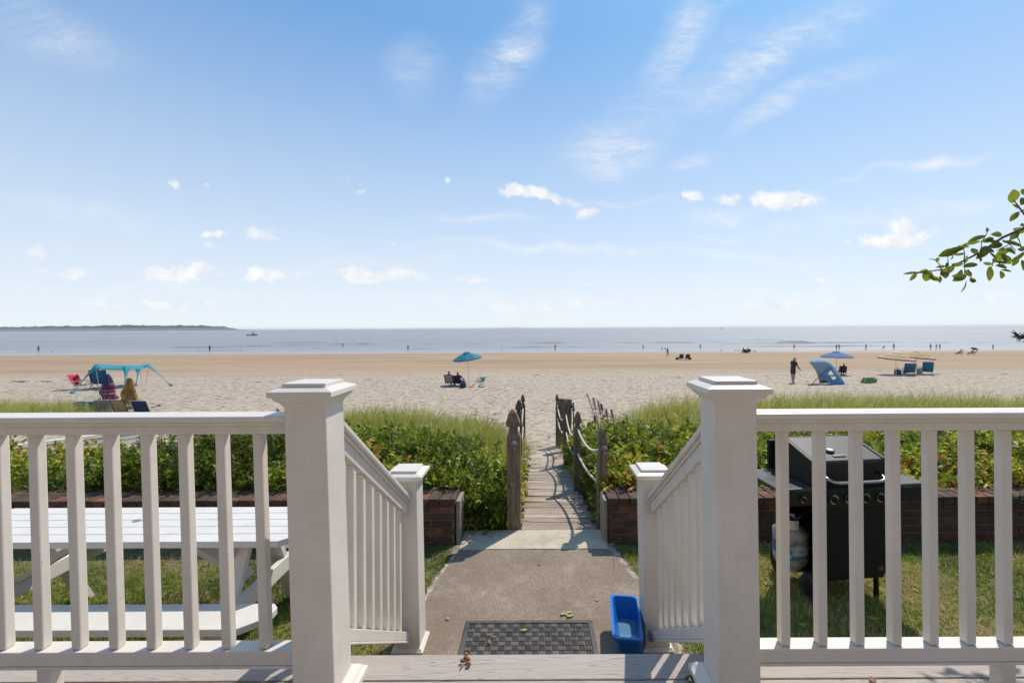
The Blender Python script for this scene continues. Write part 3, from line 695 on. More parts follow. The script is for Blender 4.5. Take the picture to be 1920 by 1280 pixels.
Mp = Matrix.Translation((-.03, .052, gl(.3775))) @ Matrix.Rotation(sl_ang, 4, 'X')
m = MB(); m.box(-.042, .042, -.009, .009, -.002, .004); m.xf(Mp); gbuild(m, 'name_plate', CHROME, lid, bevel=.002)
text_mesh('Char-Broil', .017, BLACKM, lid, Mp @ Matrix.Translation((0, 0, .0045)), 'plate_lettering', .0006)
m = MB(); m.box(-hw-.03, hw+.03, .384, .415, gl(.12), gl(.40)); gbuild(m, 'back_panel', BLACKR, bevel=.004)
m = MB(); m.box(-hw, hw, -.012, .38, gl(.095), gl(.2145)); gbuild(m, 'firebox', BLACKR, bevel=.004)
m = MB(); m.loft([[(x, -.03, gl(.085)), (x, -.013, gl(.085)), (x, -.013, gl(.208)), (x, -.052, gl(.202))] for x in (-hw-.005, hw+.005)]); pan = gbuild(m, 'control_panel', BLACKM, bevel=.004)
def knob(x, z, par, y=-.047, r=.029):
    kt = MB(); kt.tube([(x, y, z), (x, y-.010, z)], r, 24); ko = gbuild(kt, 'knob_bezel', CHROME, par, smooth=False)
    k2 = MB(); k2.tube([(x, y-.006, z), (x, y-.024, z)], [r*.74, r*.62], 16); k2.box(x-.004, x+.004, y-.032, y-.022, z-r*.62, z+r*.62); gbuild(k2, 'knob', BLACKM, ko)
    k3 = MB(); k3.box(x-.0015+.002, x+.0035, y-.0335, y-.0322, z+.002, z+r*.55); gbuild(k3, 'knob_mark', RED, ko)
for x in (-.155, -.055, .055, .155): knob(x, gl(.145), pan)
for sx, l in ((-1, 'left'), (1, 'right')):
    x0, x1 = sorted((sx*(hw+.012), sx*(hw+.245)))
    m = MB(); m.box(x0, x1, -.03, .36, gl(.190), gl(.212)); sh = gbuild(m, 'side_shelf', simple('dull_black_shelf', (.04, .038, .037), .42, .35, 9), bevel=.006)
    m = MB(); m.loft([[(x, -.028, gl(.189)), (x, -.020, gl(.189)), (x, -.012, gl(.10)), (x, -.02, gl(.10))] for x in (x0+.005, x1-.003)]); fa = gbuild(m, 'shelf_fascia', BLACKM, sh, bevel=.003)
    if sx < 0: knob(-.34, gl(.145), sh, -.027, .019)
m = MB(); m.box(-.225, .235, -.008, .004, gl(-.355), gl(.082)); door = gbuild(m, 'door_panel', BLACKR, bevel=.004)
m = MB(); fl = [(0, 0), (.012, .004), (.018, .016), (.013, .028), (.010, .022), (.006, .036), (.0, .046), (-.004, .032), (-.010, .026), (-.014, .030), (-.017, .014), (-.011, .003)]
m.loft([[(.198+x, y, gl(-.335)+z) for x, z in fl] for y in (-.0105, -.0085)]); gbuild(m, 'flame_emblem', simple('dull_red_emblem', (.16, .03, .015), .5), door)
m = MB(); m.box(.215, .235, .006, .36, gl(-.355), gl(.09)); m.box(-.225, .235, .35, .362, gl(-.355), gl(.09)); m.box(-.235, .235, .006, .36, gl(-.385), gl(-.36)); gbuild(m, 'cabinet', BLACKR, bevel=.003)
for y in (-.006, .33):
    m = MB(); m.box(-.243, -.220, y, y+.025, gl(-.45), gl(.09)); gbuild(m, 'side_frame', BLACKR, bevel=.003)
for y in (.03, .345):
    m = MB(); m.tube([(-.26, y, .083), (-.215, y, .083)], .083, 24); w_ = gbuild(m, 'wheel', RUBBER, bevel=.008)
    m = MB(); m.tube([(-.266, y, .083), (-.212, y, .083)], .045, 18); gbuild(m, 'wheel_hub', BLACKM, w_, bevel=.003)
for y in (.03, .345): m = MB(); m.tube([(.20, y, 0), (.20, y, .13)], [.016, .013], 10); gbuild(m, 'foot', BLACKR)
# propane tank
TK = Vector((1.69, 2.99, -.40))
tk = thing('propane_tank', 'scuffed white propane tank hanging on the left side of the grill', 'gas tank', tuple(TK))
r_ = .106
m = MB(); m.lathe(TK.x, TK.y, [(TK.z, .075), (TK.z+.012, .078), (TK.z+.014, .07), (TK.z+.03, .09), (TK.z+.065, r_), (TK.z+.20, r_), (TK.z+.245, .108), (TK.z+.272, .07), (TK.z+.28, .03)], 28)
def mat_tank():
    mm, t, b = newmat('scuffed_tank_paint'); p = coords(t); n = t.noise(p, 9, 5, .65); c = t.ramp(n, [(.40, (.42, .41, .38)), (.54, (.30, .28, .25)), (.66, (.10, .08, .06))]); t.link(c, b.inputs['Base Color']); b.inputs['Roughness'].default_value = .5; return mm
m.build('tank_body', mat_tank(), tk, smooth=True)
m = MB(); n = 22
rg = [[(TK.x+(r_+.0015)*math.cos(a), TK.y+(r_+.0015)*math.sin(a), z) for a in np.linspace(math.pi*.95, math.pi*1.85, n)] for z in (TK.z+.09, TK.z+.185)]
def mat_label():
    mm, t, b = newmat('tank_sleeve_label'); p = coords(t); n = t.noise(t.mapping(p, (2, 2, 3), (0, 0, 0), (0, .6, 0)), 3.5, 3, .5, .6); c = t.ramp(n, [(.40, (.5, .5, .48)), (.47, (.08, .20, .26)), (.55, (.05, .13, .22)), (.6, (.45, .47, .46))]); t.link(c, b.inputs['Base Color']); b.inputs['Roughness'].default_value = .35; return mm
m.loft(rg, closed=False, cap=False); m.build('sleeve_label', mat_label(), tk, smooth=True)
m = MB(); ring = [(TK.x+.065*math.cos(a), TK.y+.065*math.sin(a)) for a in np.linspace(math.pi*.2, math.pi*1.6, 18)]
m.loft([[(x, y, z) for x, y in ring] for z in (TK.z+.255, TK.z+.33)], closed=False, cap=False); m.build('collar', WPAINT, tk, thick=.006)
m = MB(); m.tube([(TK.x, TK.y, TK.z+.27), (TK.x, TK.y, TK.z+.33)], .018, 10); m.tube([(TK.x, TK.y-.03, TK.z+.315), (TK.x, TK.y+.01, TK.z+.315)], .022, 12); m.tube([(TK.x, TK.y-.03, TK.z+.315), (TK.x+.03, TK.y-.07, TK.z+.36), (TK.x+.10, TK.y-.05, TK.z+.39), (TK.x+.16, TK.y, TK.z+.42)], .008, 8)
m.build('valve', BLACKM, tk)

# ================================================================ TUB, MAT, LITTER
BLUE = simple('blue_plastic', (0.006, 0.14, 0.47), 0.35, 0.08, 8)
bt = thing('plastic_tub', 'bright blue plastic tub with rain water, beside the right stair rail foot', 'tub', (.475, 2.42, g0))
bt.rotation_euler = (0, 0, R(-7)); zr_ = -.355; fx = [(.41, .552, 2.245, 2.60), (.45, .54, 2.30, 2.55)]
def rr(x0, x1, y0, y1, z, c=.03, n=4):
    o = []
    for cx, cy, a0 in ((x1-c, y0+c, -90), (x1-c, y1-c, 0), (x0+c, y1-c, 90), (x0+c, y0+c, 180)):
        for k in range(n+1): a = R(a0+90*k/n); o.append((cx+c*math.cos(a), cy+c*math.sin(a), z))
    return o
m = MB(); m.loft([rr(.450, .545, 2.29, 2.56, g0+.002), rr(.409, .552, 2.245, 2.60, zr_-.02), rr(.400, .553, 2.236, 2.609, zr_-.02), rr(.398, .5535, 2.234, 2.611, zr_), rr(.412, .548, 2.25, 2.597, zr_), rr(.455, .54, 2.295, 2.555, g0+.010)], cap=True); m.build('shell', BLUE, bt, smooth=False)
m = MB(); m.extr([(p[0], p[1]) for p in rr(.437, .543, 2.277, 2.572, 0)], g0+.04, g0+.05)
wm, t_, b_ = newmat('rain_water'); b_.inputs['Base Color'].default_value = (.10, .22, .32, 1); b_.inputs['Roughness'].default_value = .03; b_.inputs['Specular IOR Level'].default_value = .8; m.build('water', wm, bt)

mx0, mx1, my0, my1 = -.418, .318, 2.12, 2.615; zg = -.513
RM = simple('worn_rubber_mat', (0.055, 0.05, 0.045), .6, .55, 9, .2); RT = simple('scuffed_mat_rib', (0.125, 0.112, 0.10), .7, .6, 9)
mt_ = thing('doormat', 'dark grey rubber doormat with basket weave ribs at the foot of the steps', 'doormat', ((mx0+mx1)/2, (my0+my1)/2, zg))
m = MB(); m.box(mx0, mx1, my0, my1, zg+.0005, zg+.004); m.build('base_sheet', RM, mt_)
m = MB(); bw_ = .026
for a in ((mx0, mx1, my0, my0+bw_), (mx0, mx1, my1-bw_, my1), (mx0, mx0+bw_, my0+bw_, my1-bw_), (mx1-bw_, mx1, my0+bw_, my1-bw_)): m.box(*a, zg+.0045, zg+.010)
m.build('border', RM, mt_, bevel=.003)
m = MB(); m2 = MB(); cs = .036; nx_ = int((mx1-mx0-2*bw_)/cs); ny_ = int((my1-my0-2*bw_)/cs); ox = mx0+bw_+((mx1-mx0-2*bw_)-nx_*cs)/2; oy = my0+bw_+((my1-my0-2*bw_)-ny_*cs)/2
for i in range(nx_):
    for j in range(ny_):
        cx, cy = ox+i*cs, oy+j*cs
        for k in range(4):
            o = .004+k*.0078
            if (i+j) % 2: m.box(cx+.003, cx+cs-.003, cy+o, cy+o+.0042, zg+.0045, zg+.0095)
            else: m2.box(cx+o, cx+o+.0042, cy+.003, cy+cs-.003, zg+.0045, zg+.0105)
m.build('cross_rib', RM, mt_)['kind'] = 'stuff'; ob = m2.build('long_rib', RT, mt_); ob['kind'] = 'stuff'

YL = simple('yellow_leaf', (.38, .29, .07), .6, .3, 60, transl=.2); BR = simple('brown_dry_leaf', (.20, .10, .04), .7, .35, 60); GYL = simple('pale_green_leaf', (.28, .28, .09), .6, .3, 60)
def leaf_shape(m, cx, cy, z, L_, W_, ang, curl=.3, mi=0):
    n = 6; top = []; bot = []; mid = []
    ca, sa = math.cos(ang), math.sin(ang)
    for k in range(n+1):
        t_ = k/n; x = (t_-.5)*L_; w = W_/2*math.sin(math.pi*t_)**.8+.0006; zz = z+.002+curl*L_*.5*(abs(t_-.5)*2)**2*.5
        for lst, s_ in ((top, 1), (mid, 0), (bot, -1)): lst.append((cx+x*ca-s_*w*sa, cy+x*sa+s_*w*ca, zz+(curl*W_*.35 if s_ else 0)))
    m.loft([top, mid, bot], closed=False, cap=False, mi=mi)
def litter(name, label, px, py, z, L_, W_, ang, mat, group=None, n=1, spread=.02):
    a_, b_ = ray(px, py); Y_ = (z-EYE)/b_; m = MB()
    for k in range(n): leaf_shape(m, a_*Y_+random.uniform(-spread, spread)*(n > 1), Y_+random.uniform(-spread, spread)*(n > 1), z+.001*k, L_*random.uniform(.8, 1.1), W_, ang+(k-n/2)*.5)
    return tag(m.build(name, mat, smooth=True, thick=.0008), label, 'leaf', group)
ZA = -.512
litter('fallen_leaf', 'cluster of pale green curled leaves on the asphalt just beyond the doormat', 1062, 1153, ZA, .05, .02, .3, GYL, n=5, spread=.024)
litter('fallen_leaf', 'small round yellow leaf on the asphalt left of the blue tub', 1119, 1125, ZA, .026, .016, .1, YL)
litter('fallen_leaf', 'tiny orange leaf on the asphalt near the concrete slab', 1011, 1059, ZA, .022, .012, .2, BR)
litter('fallen_leaf', 'curled yellow leaf lying across the doormat ribs', 983, 1181, ZA+.012, .05, .016, .5, YL)
litter('fallen_leaf', 'brown leaf pair on the left half of the doormat', 918, 1204, ZA+.012, .03, .016, 1.2, BR, n=2)
litter('fallen_leaf', 'small brown leaf on the doormat above the leaf pair', 927, 1194, ZA+.012, .026, .014, .2, BR)
litter('fallen_leaf', 'yellow brown leaf on the asphalt edge left of the doormat', 839, 1160, ZA, .03, .02, 2, YL)
litter('fallen_leaf', 'long yellow leaf on the shaded lawn in front of the grill', 1637, 1159, -.475, .08, .03, .05, YL)
litter('fallen_leaf', 'short yellow leaf on the shaded lawn left of the long one', 1505, 1171, -.475, .05, .024, .1, YL)
litter('fallen_leaf', 'brown leaf standing on the deck under the right railing', 1636, 1276, .002, .03, .02, 1.3, BR)
litter('fallen_leaf', 'dark green brown leaf on the deck by the right post foot', 1298, 1274, .002, .05, .03, .3, simple('dark_leaf', (.06, .05, .02), .7, .5, 60))
# dried hip cluster on deck
hc = thing('dried_rose_hips', 'sprig of dried orange brown rose hips on the deck edge board', 'dried sprig', (at(870, 1240, 1.6).x, 1.60, 0))
for (px, py) in ((874, 1226), (866, 1237), (878, 1235), (879, 1243), (872, 1231)):
    a_, b_ = ray(px, py); Y_ = (.012-EYE)/b_; m = MB(); sph(m, (a_*Y_, Y_, .011), .0075*random.uniform(.8, 1.2)); m.build('hip', simple('dried_hip', (.26, .10, .03), .55, .4, 80), hc, smooth=True)
m = MB(); a_ = at(862, 1252, 1); p0 = [(ray(px, py), .004) for px, py in ((862, 1254), (869, 1246), (878, 1243), (876, 1234), (874, 1227))]; m.tube([(r0[0]*((z-EYE)/r0[1]), (z-EYE)/r0[1], z+.002*i) for i, (r0, z) in enumerate(p0)], .0018, 5); m.build('stalk', BARK, hc)

# ================================================================ VEGETATION
def leaves_np(P, D, N, L_, W_, fold=.25):
    """P base, D dir, N normal (n,3); L_, W_ (n,) -> V,F"""
    Sd = np.cross(D, N); n = len(P); L_ = L_[:, None]; W_ = W_[:, None]
    V = np.empty((n, 4, 3)); V[:, 0] = P; V[:, 1] = P+D*L_*.5+Sd*W_*.5+N*W_*fold; V[:, 2] = P+D*L_; V[:, 3] = P+D*L_*.5-Sd*W_*.5+N*W_*fold
    i = np.arange(n)*4; F = np.empty((n, 2, 3), int); F[:, 0] = np.stack([i, i+1, i+2], 1); F[:, 1] = np.stack([i, i+2, i+3], 1)
    return V.reshape(-1, 3), F.reshape(-1, 3)
def unit(v): return v/np.maximum(np.linalg.norm(v, axis=1, keepdims=True), 1e-9)
def sprigs(C, k, size, up=.6, spread=1.0, hue=None):
    n = len(C); ax = unit(rng.normal(0, spread*.6, (n, 3))+np.array([0, -.25, up])); ll = size*rng.uniform(.75, 1.3, n)
    base = hue if hue is not None else np.clip(rng.normal(.42, .2, n), 0, 1)
    Vs, Fs, Ts = [], [], []; o = 0
    for j in range(k):
        t_ = (j+.5)/k; P = C+ax*(ll*2.6*t_)[:, None]
        rd = unit(rng.normal(0, 1, (n, 3))); side = unit(np.cross(ax, rd)); D = unit(side+ax*.5+np.array([0, 0, .15]))
        N = unit(np.cross(np.cross(D, np.array([0., 0., 1.])+rng.normal(0, .45, (n, 3))), D))
        L_ = ll*(1.1-.45*abs(t_-.45)*2*.6); V, F = leaves_np(P, D, N, L_, L_*rng.uniform(.5, .68, n)); Vs.append(V); Fs.append(F+o); o += len(V)
        Ts.append(np.repeat(np.clip(base+rng.normal(0, .09, n), 0, 1), 2))
    return np.concatenate(Vs), np.concatenate(Fs), np.concatenate(Ts)

def HL(x, y):                       # left hedge top surface
    b = fbm(x, y, .9, 4, 3)-.47; s_ = fbm(x, y, 3.1, 3, 9)-.43
    h = np.interp(y, [3.84, 3.95, 4.3, 5.0, 6.0, 7.0, 8.2], [-.42, -.16, -.03, -.17, -.45, -.78, -1.1])
    h = h+smooth(-.8, -2.2, x)*np.interp(y, [3.84, 4.2, 6, 8], [.06, .13, .10, .0])-smooth(-3.7, -4.9, x)*.26
    h = h-.20*smooth(-1.0, -.45, x)*smooth(4.1, 5.0, y)
    gap = np.exp(-((x+.44)/.22)**2)*smooth(4.5, 4.0, y)
    return h+b*.42+s_*.22-gap*.12
def HR(x, y):
    b = fbm(x, y, .9, 4, 23)-.47; s_ = fbm(x, y, 3.1, 3, 29)-.43
    h = np.interp(y, [3.84, 3.95, 4.3, 5.0, 6.0, 7.2, 8.4], [-.36, -.08, .01, -.06, -.26, -.62, -1.0])
    h = h-.17*smooth(1.05, .68, x)*smooth(6.5, 5.2, y)*smooth(4.0, 4.3, y)+.05*np.exp(-((x-.95)/.3)**2-((y-4.1)/.4)**2)-.05*smooth(2, 4, x)
    return h+b*.38+s_*.22
def hedge(name, label, x0, x1, H, edge, seed, dens):
    A = []
    n = int((x1-x0)*3.5*dens); x = rng.uniform(x0, x1, n); y = 3.84+3.5*rng.random(n)**1.25
    h = H(x, y); g = T(x, y); d = np.minimum(rng.exponential(.075, n), np.maximum(h-g, .02)); z = h-d
    keep = edge(x, y) & (z > g-.02) & (fbm(x, y, 2.3, 3, seed+5) > .35); A.append(np.stack([x, y, z], 1)[keep])
    n = int((x1-x0)*dens*1.0); x = rng.uniform(x0, x1, n); y = 3.83+rng.exponential(.05, n); h = H(x, y*0+4.05); lo = np.where((x > -.62) & (x < .54), -.5, -.5); z = lo+(h-lo)*rng.random(n)
    keep = edge(x, y); A.append(np.stack([x, y, z], 1)[keep])
    # face along the path
    n = int(3.6*dens*.8); y = rng.uniform(3.9, 7.4, n); xe = edge.x0(y); x = xe+edge.s*rng.exponential(.07, n)-edge.s*.02; h = H(xe+edge.s*.15, y); g = T(x, y); z = g+(h-g)*rng.random(n)
    A.append(np.stack([x, y, z], 1)[edge(x, y, .03)])
    n = int((x1-x0)*34); x = rng.uniform(x0, x1, n); y = rng.uniform(3.9, 6.6, n); h = H(x, y); k2 = edge(x, y, -.05)
    for q in range(5): A.append(np.stack([x+rng.normal(0, .01, n)+q*.012*np.sin(x*40), y-q*.006, h+.035*q], 1)[k2])
    C = np.concatenate(A); far = smooth(4.5, 8, C[:, 1]); patch = fbm(C[:, 0], C[:, 1], 1.1, 3, seed)
    hue = np.clip(.33+(.05*smooth(1.6, 3.2, C[:, 0]) if seed == 61 else 0)+(patch-.45)*2.0+rng.normal(0, .21, len(C))+(rng.random(len(C)) < .03)*.5, 0, 1)
    V, F, tt = sprigs(C, 9, .035*(1+.30*far)*(1+.9*rng.random(len(C))**2.2)*(1+.8*(patch-.45)), hue=hue)
    ob = npmesh(name, V, F, tt, LEAF); tag(ob, label, 'hedge', kind='stuff'); return C
class Edge:
    def __init__(s, side, f): s.s = side; s.x0 = f
    def __call__(s, x, y, m=0.0): return (x-s.x0(y))*s.s > -m
eL = Edge(-1, lambda y: np.interp(y, [3.8, 4.2, 5.5, 7.5, 9], [-.27, -.24, -.27, -.30, -.32]))
eR = Edge(1, lambda y: np.interp(y, [3.8, 3.95, 4.05, 4.8, 5.8, 7.5, 9], [.61, .61, .65, .64, .60, .58, .58]))
CL = hedge('rose_hedge', 'leafy green beach rose thicket behind the brick wall left of the boardwalk', -6.6, -.24, HL, eL, 51, 500)
CR = hedge('rose_hedge', 'leafy green beach rose thicket behind the brick wall right of the boardwalk', .52, 8.6, HR, eR, 61, 500)
# rose hips and twigs as part of the thickets (uncountable)
def hips(C, n, name, label):
    m = MB(); idx = rng.choice(len(C), n, replace=False)
    for i in idx:
        c = C[i]+np.array([rng.uniform(-.02, .02), -.02, .03]); sph(m, c, .0095*rng.uniform(.8, 1.3), 6)
    return tag(m.build(name, HIP, smooth=True), label, 'rose hips', kind='stuff')
CLn = CL[(CL[:, 1] < 6.5)]; CRn = CR[(CR[:, 1] < 6)]
hips(CLn, 150, 'rose_hips', 'orange red hips dotted through the left rose thicket'); hips(CRn, 60, 'rose_hips', 'orange red hips dotted through the right rose thicket')
def twigs(x0, x1, n, name, label, H, edge):
    m = MB()
    for _ in range(n):
        x = rng.uniform(x0, x1); y = rng.uniform(3.86, 4.6);
        if not edge(np.array([x]), np.array([y]))[0]: continue
        g = float(T(x, y)); h = float(H(np.array([x]), np.array([y+.1]))[0]); p = Vector((x, y, g)); pts = [p]
        for k in range(4): p = p+Vector((rng.normal(0, .03), rng.normal(0, .025), (h-g)*.27)); pts.append(p)
        m.tube(pts, [.006, .005, .004, .003, .002], 4)
    return tag(m.build(name, BARK), label, 'twigs', kind='stuff')
twigs(-5, -.3, 260, 'rose_stems', 'thin brown stems inside the left rose thicket', HL, eL); twigs(.55, 6, 240, 'rose_stems', 'thin brown stems inside the right rose thicket', HR, eR)

def blades(P, H_, W_, lean_, wind, tint, nseg=3):
    n = len(P); a = rng.uniform(0, 2*math.pi, n); ld = np.stack([np.cos(a), np.sin(a), np.zeros(n)], 1)*lean_[:, None]+np.array([wind[0], wind[1], 0]); sd = rng.uniform(0, math.pi, n); W3 = np.stack([np.cos(sd), np.sin(sd)*.5, np.zeros(n)], 1)
    V = np.empty((n, (nseg+1)*2, 3))
    for j in range(nseg+1):
        t_ = j/nseg; c = P+np.array([0, 0, 1])*(H_*t_*(1-.25*t_*np.linalg.norm(ld, axis=1)))[:, None]+ld*(H_*t_**2)[:, None]; w = (W_*(1-t_*.85)*.5)[:, None]
        V[:, 2*j] = c-W3*w; V[:, 2*j+1] = c+W3*w
    i = np.arange(n)*(nseg+1)*2; F = np.concatenate([np.stack([i+2*j, i+2*j+1, i+2*j+3, i+2*j+2], 1)[:, None] for j in range(nseg)], 1).reshape(-1, 4)
    return V.reshape(-1, 3), F, np.repeat(tint, nseg)
def tufts(name, label, n, xr, yr, dens, h, w=.010, mat=DUNE, lean=.35, wind=(.12, 0), tmu=.5, per=26, cat='grass', rad=.07):
    x = rng.uniform(*xr, n); y = rng.uniform(*yr, n); k = rng.random(n) < dens(x, y); x = x[k]; y = y[k]; m = len(x)
    cx = np.repeat(x, per)+rng.normal(0, rad, m*per); cy = np.repeat(y, per)+rng.normal(0, rad, m*per); hh = np.repeat(h(x, y)*rng.uniform(.75, 1.15, m), per)*rng.uniform(.55, 1.1, m*per)
    tt = np.clip(np.repeat(rng.normal(tmu, .17, m), per)+rng.normal(0, .24, m*per)+(rng.random(m*per) < .08)*.35, 0, 1)
    P = np.stack([cx, cy, T(cx, cy)-.02], 1)
    V, F, t2 = blades(P, hh, w*rng.uniform(.6, 1.3, m*per), np.abs(rng.normal(lean, .22, m*per)), wind, tt)
    return tag(npmesh(name, V, F, t2, mat), label, cat, kind='stuff')
tufts('beach_grass', 'tall green dune grass on the mound left of the sand path', 1400, (-4.9, -.35), (4.6, 9.6),
      lambda x, y: smooth(4.5, 5.8, y+(fbm(x, y, 1, 2)-.5)*1.8)*smooth(9.7, 8.6, y+(np.abs(x+2.8)*.18))*smooth(-.56, -.48, x/y), lambda x, y: .64-.17*smooth(-3.4, -4.6, x)*1.0-.10*smooth(-1.0, -.4, x), .0165, per=34, lean=.5)
tufts('beach_grass', 'wide band of tall yellow green dune grass beyond the right hedge', 3300, (1.0, 17), (6.3, 11.2),
      lambda x, y: smooth(6.2, 7.4, y)*smooth(11.3, 10.4, y)*smooth(1.0, 2.4, x-(y-8)*-.15)*(.55+.45*smooth(.35, .5, fbm(x, y, .8, 2, 7))), lambda x, y: .64+.10*np.exp(-((x-2.7)/.8)**2)+0*x, .0175, per=26, tmu=.58, wind=(.15, -.05))
tufts('beach_grass', 'patch of dune grass on the far left beside the beach chairs', 700, (-19, -10.2), (11.2, 15),
      lambda x, y: smooth(-.93, -1.02, x/y)*smooth(15.2, 14, y), lambda x, y: .52+0*x, .014, per=30, tmu=.60)
tufts('beach_grass', 'sparse grass tufts beside the beach chairs near the teal canopy', 14, (-16.6, -14.9), (15.6, 17.2), lambda x, y: x*0+1, lambda x, y: .42+0*x, .014, per=26, tmu=.60)
tufts('dry_grass', 'dry brown grass and weeds along the left edge of the boardwalk', 90, (-.38, -.16), (4.4, 9.4), lambda x, y: smooth(-.10-.03*(y-4), -.22, x), lambda x, y: .22+0*x, .007, DRY, .6, (.1, 0), .55, 16, rad=.03)
tufts('dry_grass', 'dry brown grass and weeds along the right edge of the boardwalk', 210, (.46, .95), (4.6, 9.6), lambda x, y: smooth(.48-.02*(y-7), .62, x), lambda x, y: .30+.08*(x > .6), .008, DRY, .6, (-.08, 0), .62, 20, rad=.04)

# trailing vine by second right post
def sprig_mass(name, label, cs, k, size, cat='plant', hue=None):
    C = np.array(cs); V, F, tt = sprigs(C, k, np.full(len(C), size), hue=np.full(len(C), hue) if hue is not None else None); return V, F, tt
# lawn
def lawnmask(x, y):
    path = np.interp(y, [1.4, 2.6, 2.9, 3.2, 3.56], [-.77, -.745, -.735, -.68, -.65]); pathr = np.interp(y, [1.4, 2.6, 3.05, 3.45], [.79, .775, .715, .63])
    return ((x < path) | (x > pathr)) & (y < 3.56)
n = 150000; x = rng.uniform(-4.6, 4.8, n); y = rng.uniform(1.75, 3.56, n); k = lawnmask(x, y) & (np.abs(x) < y*1.35+.5); x = x[k]; y = y[k]
pat = fbm(x, y, 1.6, 4, 77); bare = np.exp(-((y-3.35)/.22)**2)*smooth(-.9, -1.6, x)+.7*np.exp(-((x-2.75)/.25)**2-((y-2.95)/.3)**2)+.6*np.exp(-((y-3.5)/.12)**2)
edge_b = np.exp(-((np.abs(x)-.80)/.10)**2)*smooth(3.5, 3.1, y)
k = rng.random(len(x)) > (bare*.62+edge_b*.35); x, y, pat, edge_b = x[k], y[k], pat[k], edge_b[k]; n = len(x)
tt = np.clip(.42+(pat-.47)*2.2*(1+.2*(x > 0))+rng.normal(0, .17, n)+.03*(x > 0)+edge_b*.55, 0, 1)
V, F, t2 = blades(np.stack([x, y, np.full(n, -.524)], 1), rng.uniform(.016, .042, n), rng.uniform(.006, .012, n), np.abs(rng.normal(.8, .5, n)), (0, 0), tt, 2)
tag(npmesh('lawn_grass', V, F, t2, LAWN), 'short lawn grass with yellowed patches on both sides of the path', 'grass', kind='stuff')
# broad weeds in the lawn
C = np.stack([rng.uniform(.9, 4.5, 260), rng.uniform(1.9, 3.4, 260), np.full(260, -.505)], 1); V, F, tt = sprigs(C, 5, np.full(260, .016), up=.3, hue=np.clip(rng.normal(.6, .15, 260), 0, 1)); tag(npmesh('clover', V, F, tt, LEAF), 'small clover and weed leaves in the right lawn', 'weeds', kind='stuff')

# purple flowers
fl_t = thing('purple_flower_plant', 'tall purple flower spikes leaning left out of the right rose thicket', 'flowering plant', (.95, 6.4, float(T(.95, 6.4))))
m = MB(); f_ = MB()
for (x0, y0, x1, y1) in ((1122, 800, 1100, 737), (1119, 778, 1112, 746), (1128, 790, 1121, 752), (1130, 775, 1127, 757), (1140, 790, 1136, 767), (1150, 792, 1146, 768), (1116, 800, 1115, 780), (1112, 806, 1110, 790)):
    b = at(x0, y0, 6.4); t_ = at(x1, y1, 6.4); m.tube([b-Vector((-.05, 0, .35)), b, b.lerp(t_, .5), t_], [.006, .004, .003, .002], 5)
    for k in range(26):
        s_ = .3+.7*k/26; p = b.lerp(t_, s_); r0 = .026*(1.15-s_); a = k*2.4; q = p+Vector((math.cos(a)*r0, math.sin(a)*r0, 0)); leaf_shape(f_, q.x, q.y, q.z, .036, .026, a, .6)
m.build('stem', simple('reddish_stem', (.14, .07, .05), .7), fl_t); f_.build('blossom', PURPLE, fl_t)

# ---- tree on the right with an overhanging branch
TX, TY = 4.4, 2.75
tr = thing('tree', 'leafy tree just outside the right edge whose branch reaches into the sky', 'tree', (TX, TY, g0))
m = MB(); m.tube([(TX, TY, g0-.05), (TX+.03, TY, .4), (TX-.02, TY+.02, 1.3), (TX-.1, TY, 2.2), (TX-.15, TY, 3.0)], [.11, .09, .075, .05, .02], 12)
DB = 2.4
def bp(px, py, d=DB): return at(px, py, d)
main = [Vector((TX-.05, TY, 1.55)), Vector((3.4, 2.6, 1.78)), bp(1960, 405), bp(1915, 430), bp(1880, 445), bp(1840, 472), bp(1800, 492), bp(1770, 505), bp(1745, 508), bp(1720, 512)]
m.tube(main, [.035, .024, .010, .0075, .0065, .0055, .0045, .0038, .003, .002], 7)
top = [Vector((3.5, 2.6, 1.8)), bp(1965, 430), bp(1925, 408), bp(1908, 385), bp(1900, 375)]
m.tube(top, [.02, .007, .005, .004, .002], 6)
lf = MB(); LV = []
def leafq(px, py, L_, ang, wr=.55, tilt=0.0, d=DB, tint=None):
    """an oval leaf centred at a point, long axis at angle ang (deg) in the upright plane, tilted in depth"""
    c = bp(px, py, d); a = R(ang); u = Vector((math.cos(a), math.sin(tilt)*.6, math.sin(a))).normalized(); v = Vector((-math.sin(a), random.uniform(-.9, .9), math.cos(a))).normalized()
    n = 8; A_ = []; Bm = []; C_ = []
    nn = u.cross(v).normalized()
    for k in range(n+1):
        t_ = k/n; w = wr*L_*.5*(math.sin(math.pi*min(1, t_*.96+.02)))**.75; p = c+u*(t_-.5)*L_+nn*(.06*L_*math.cos((t_-.5)*3)); A_.append(p+v*w+nn*w*.25); Bm.append(p); C_.append(p-v*w+nn*w*.25)
    lf.loft([A_, Bm, C_], closed=False, cap=False, tint=tint)
k = DB/FP
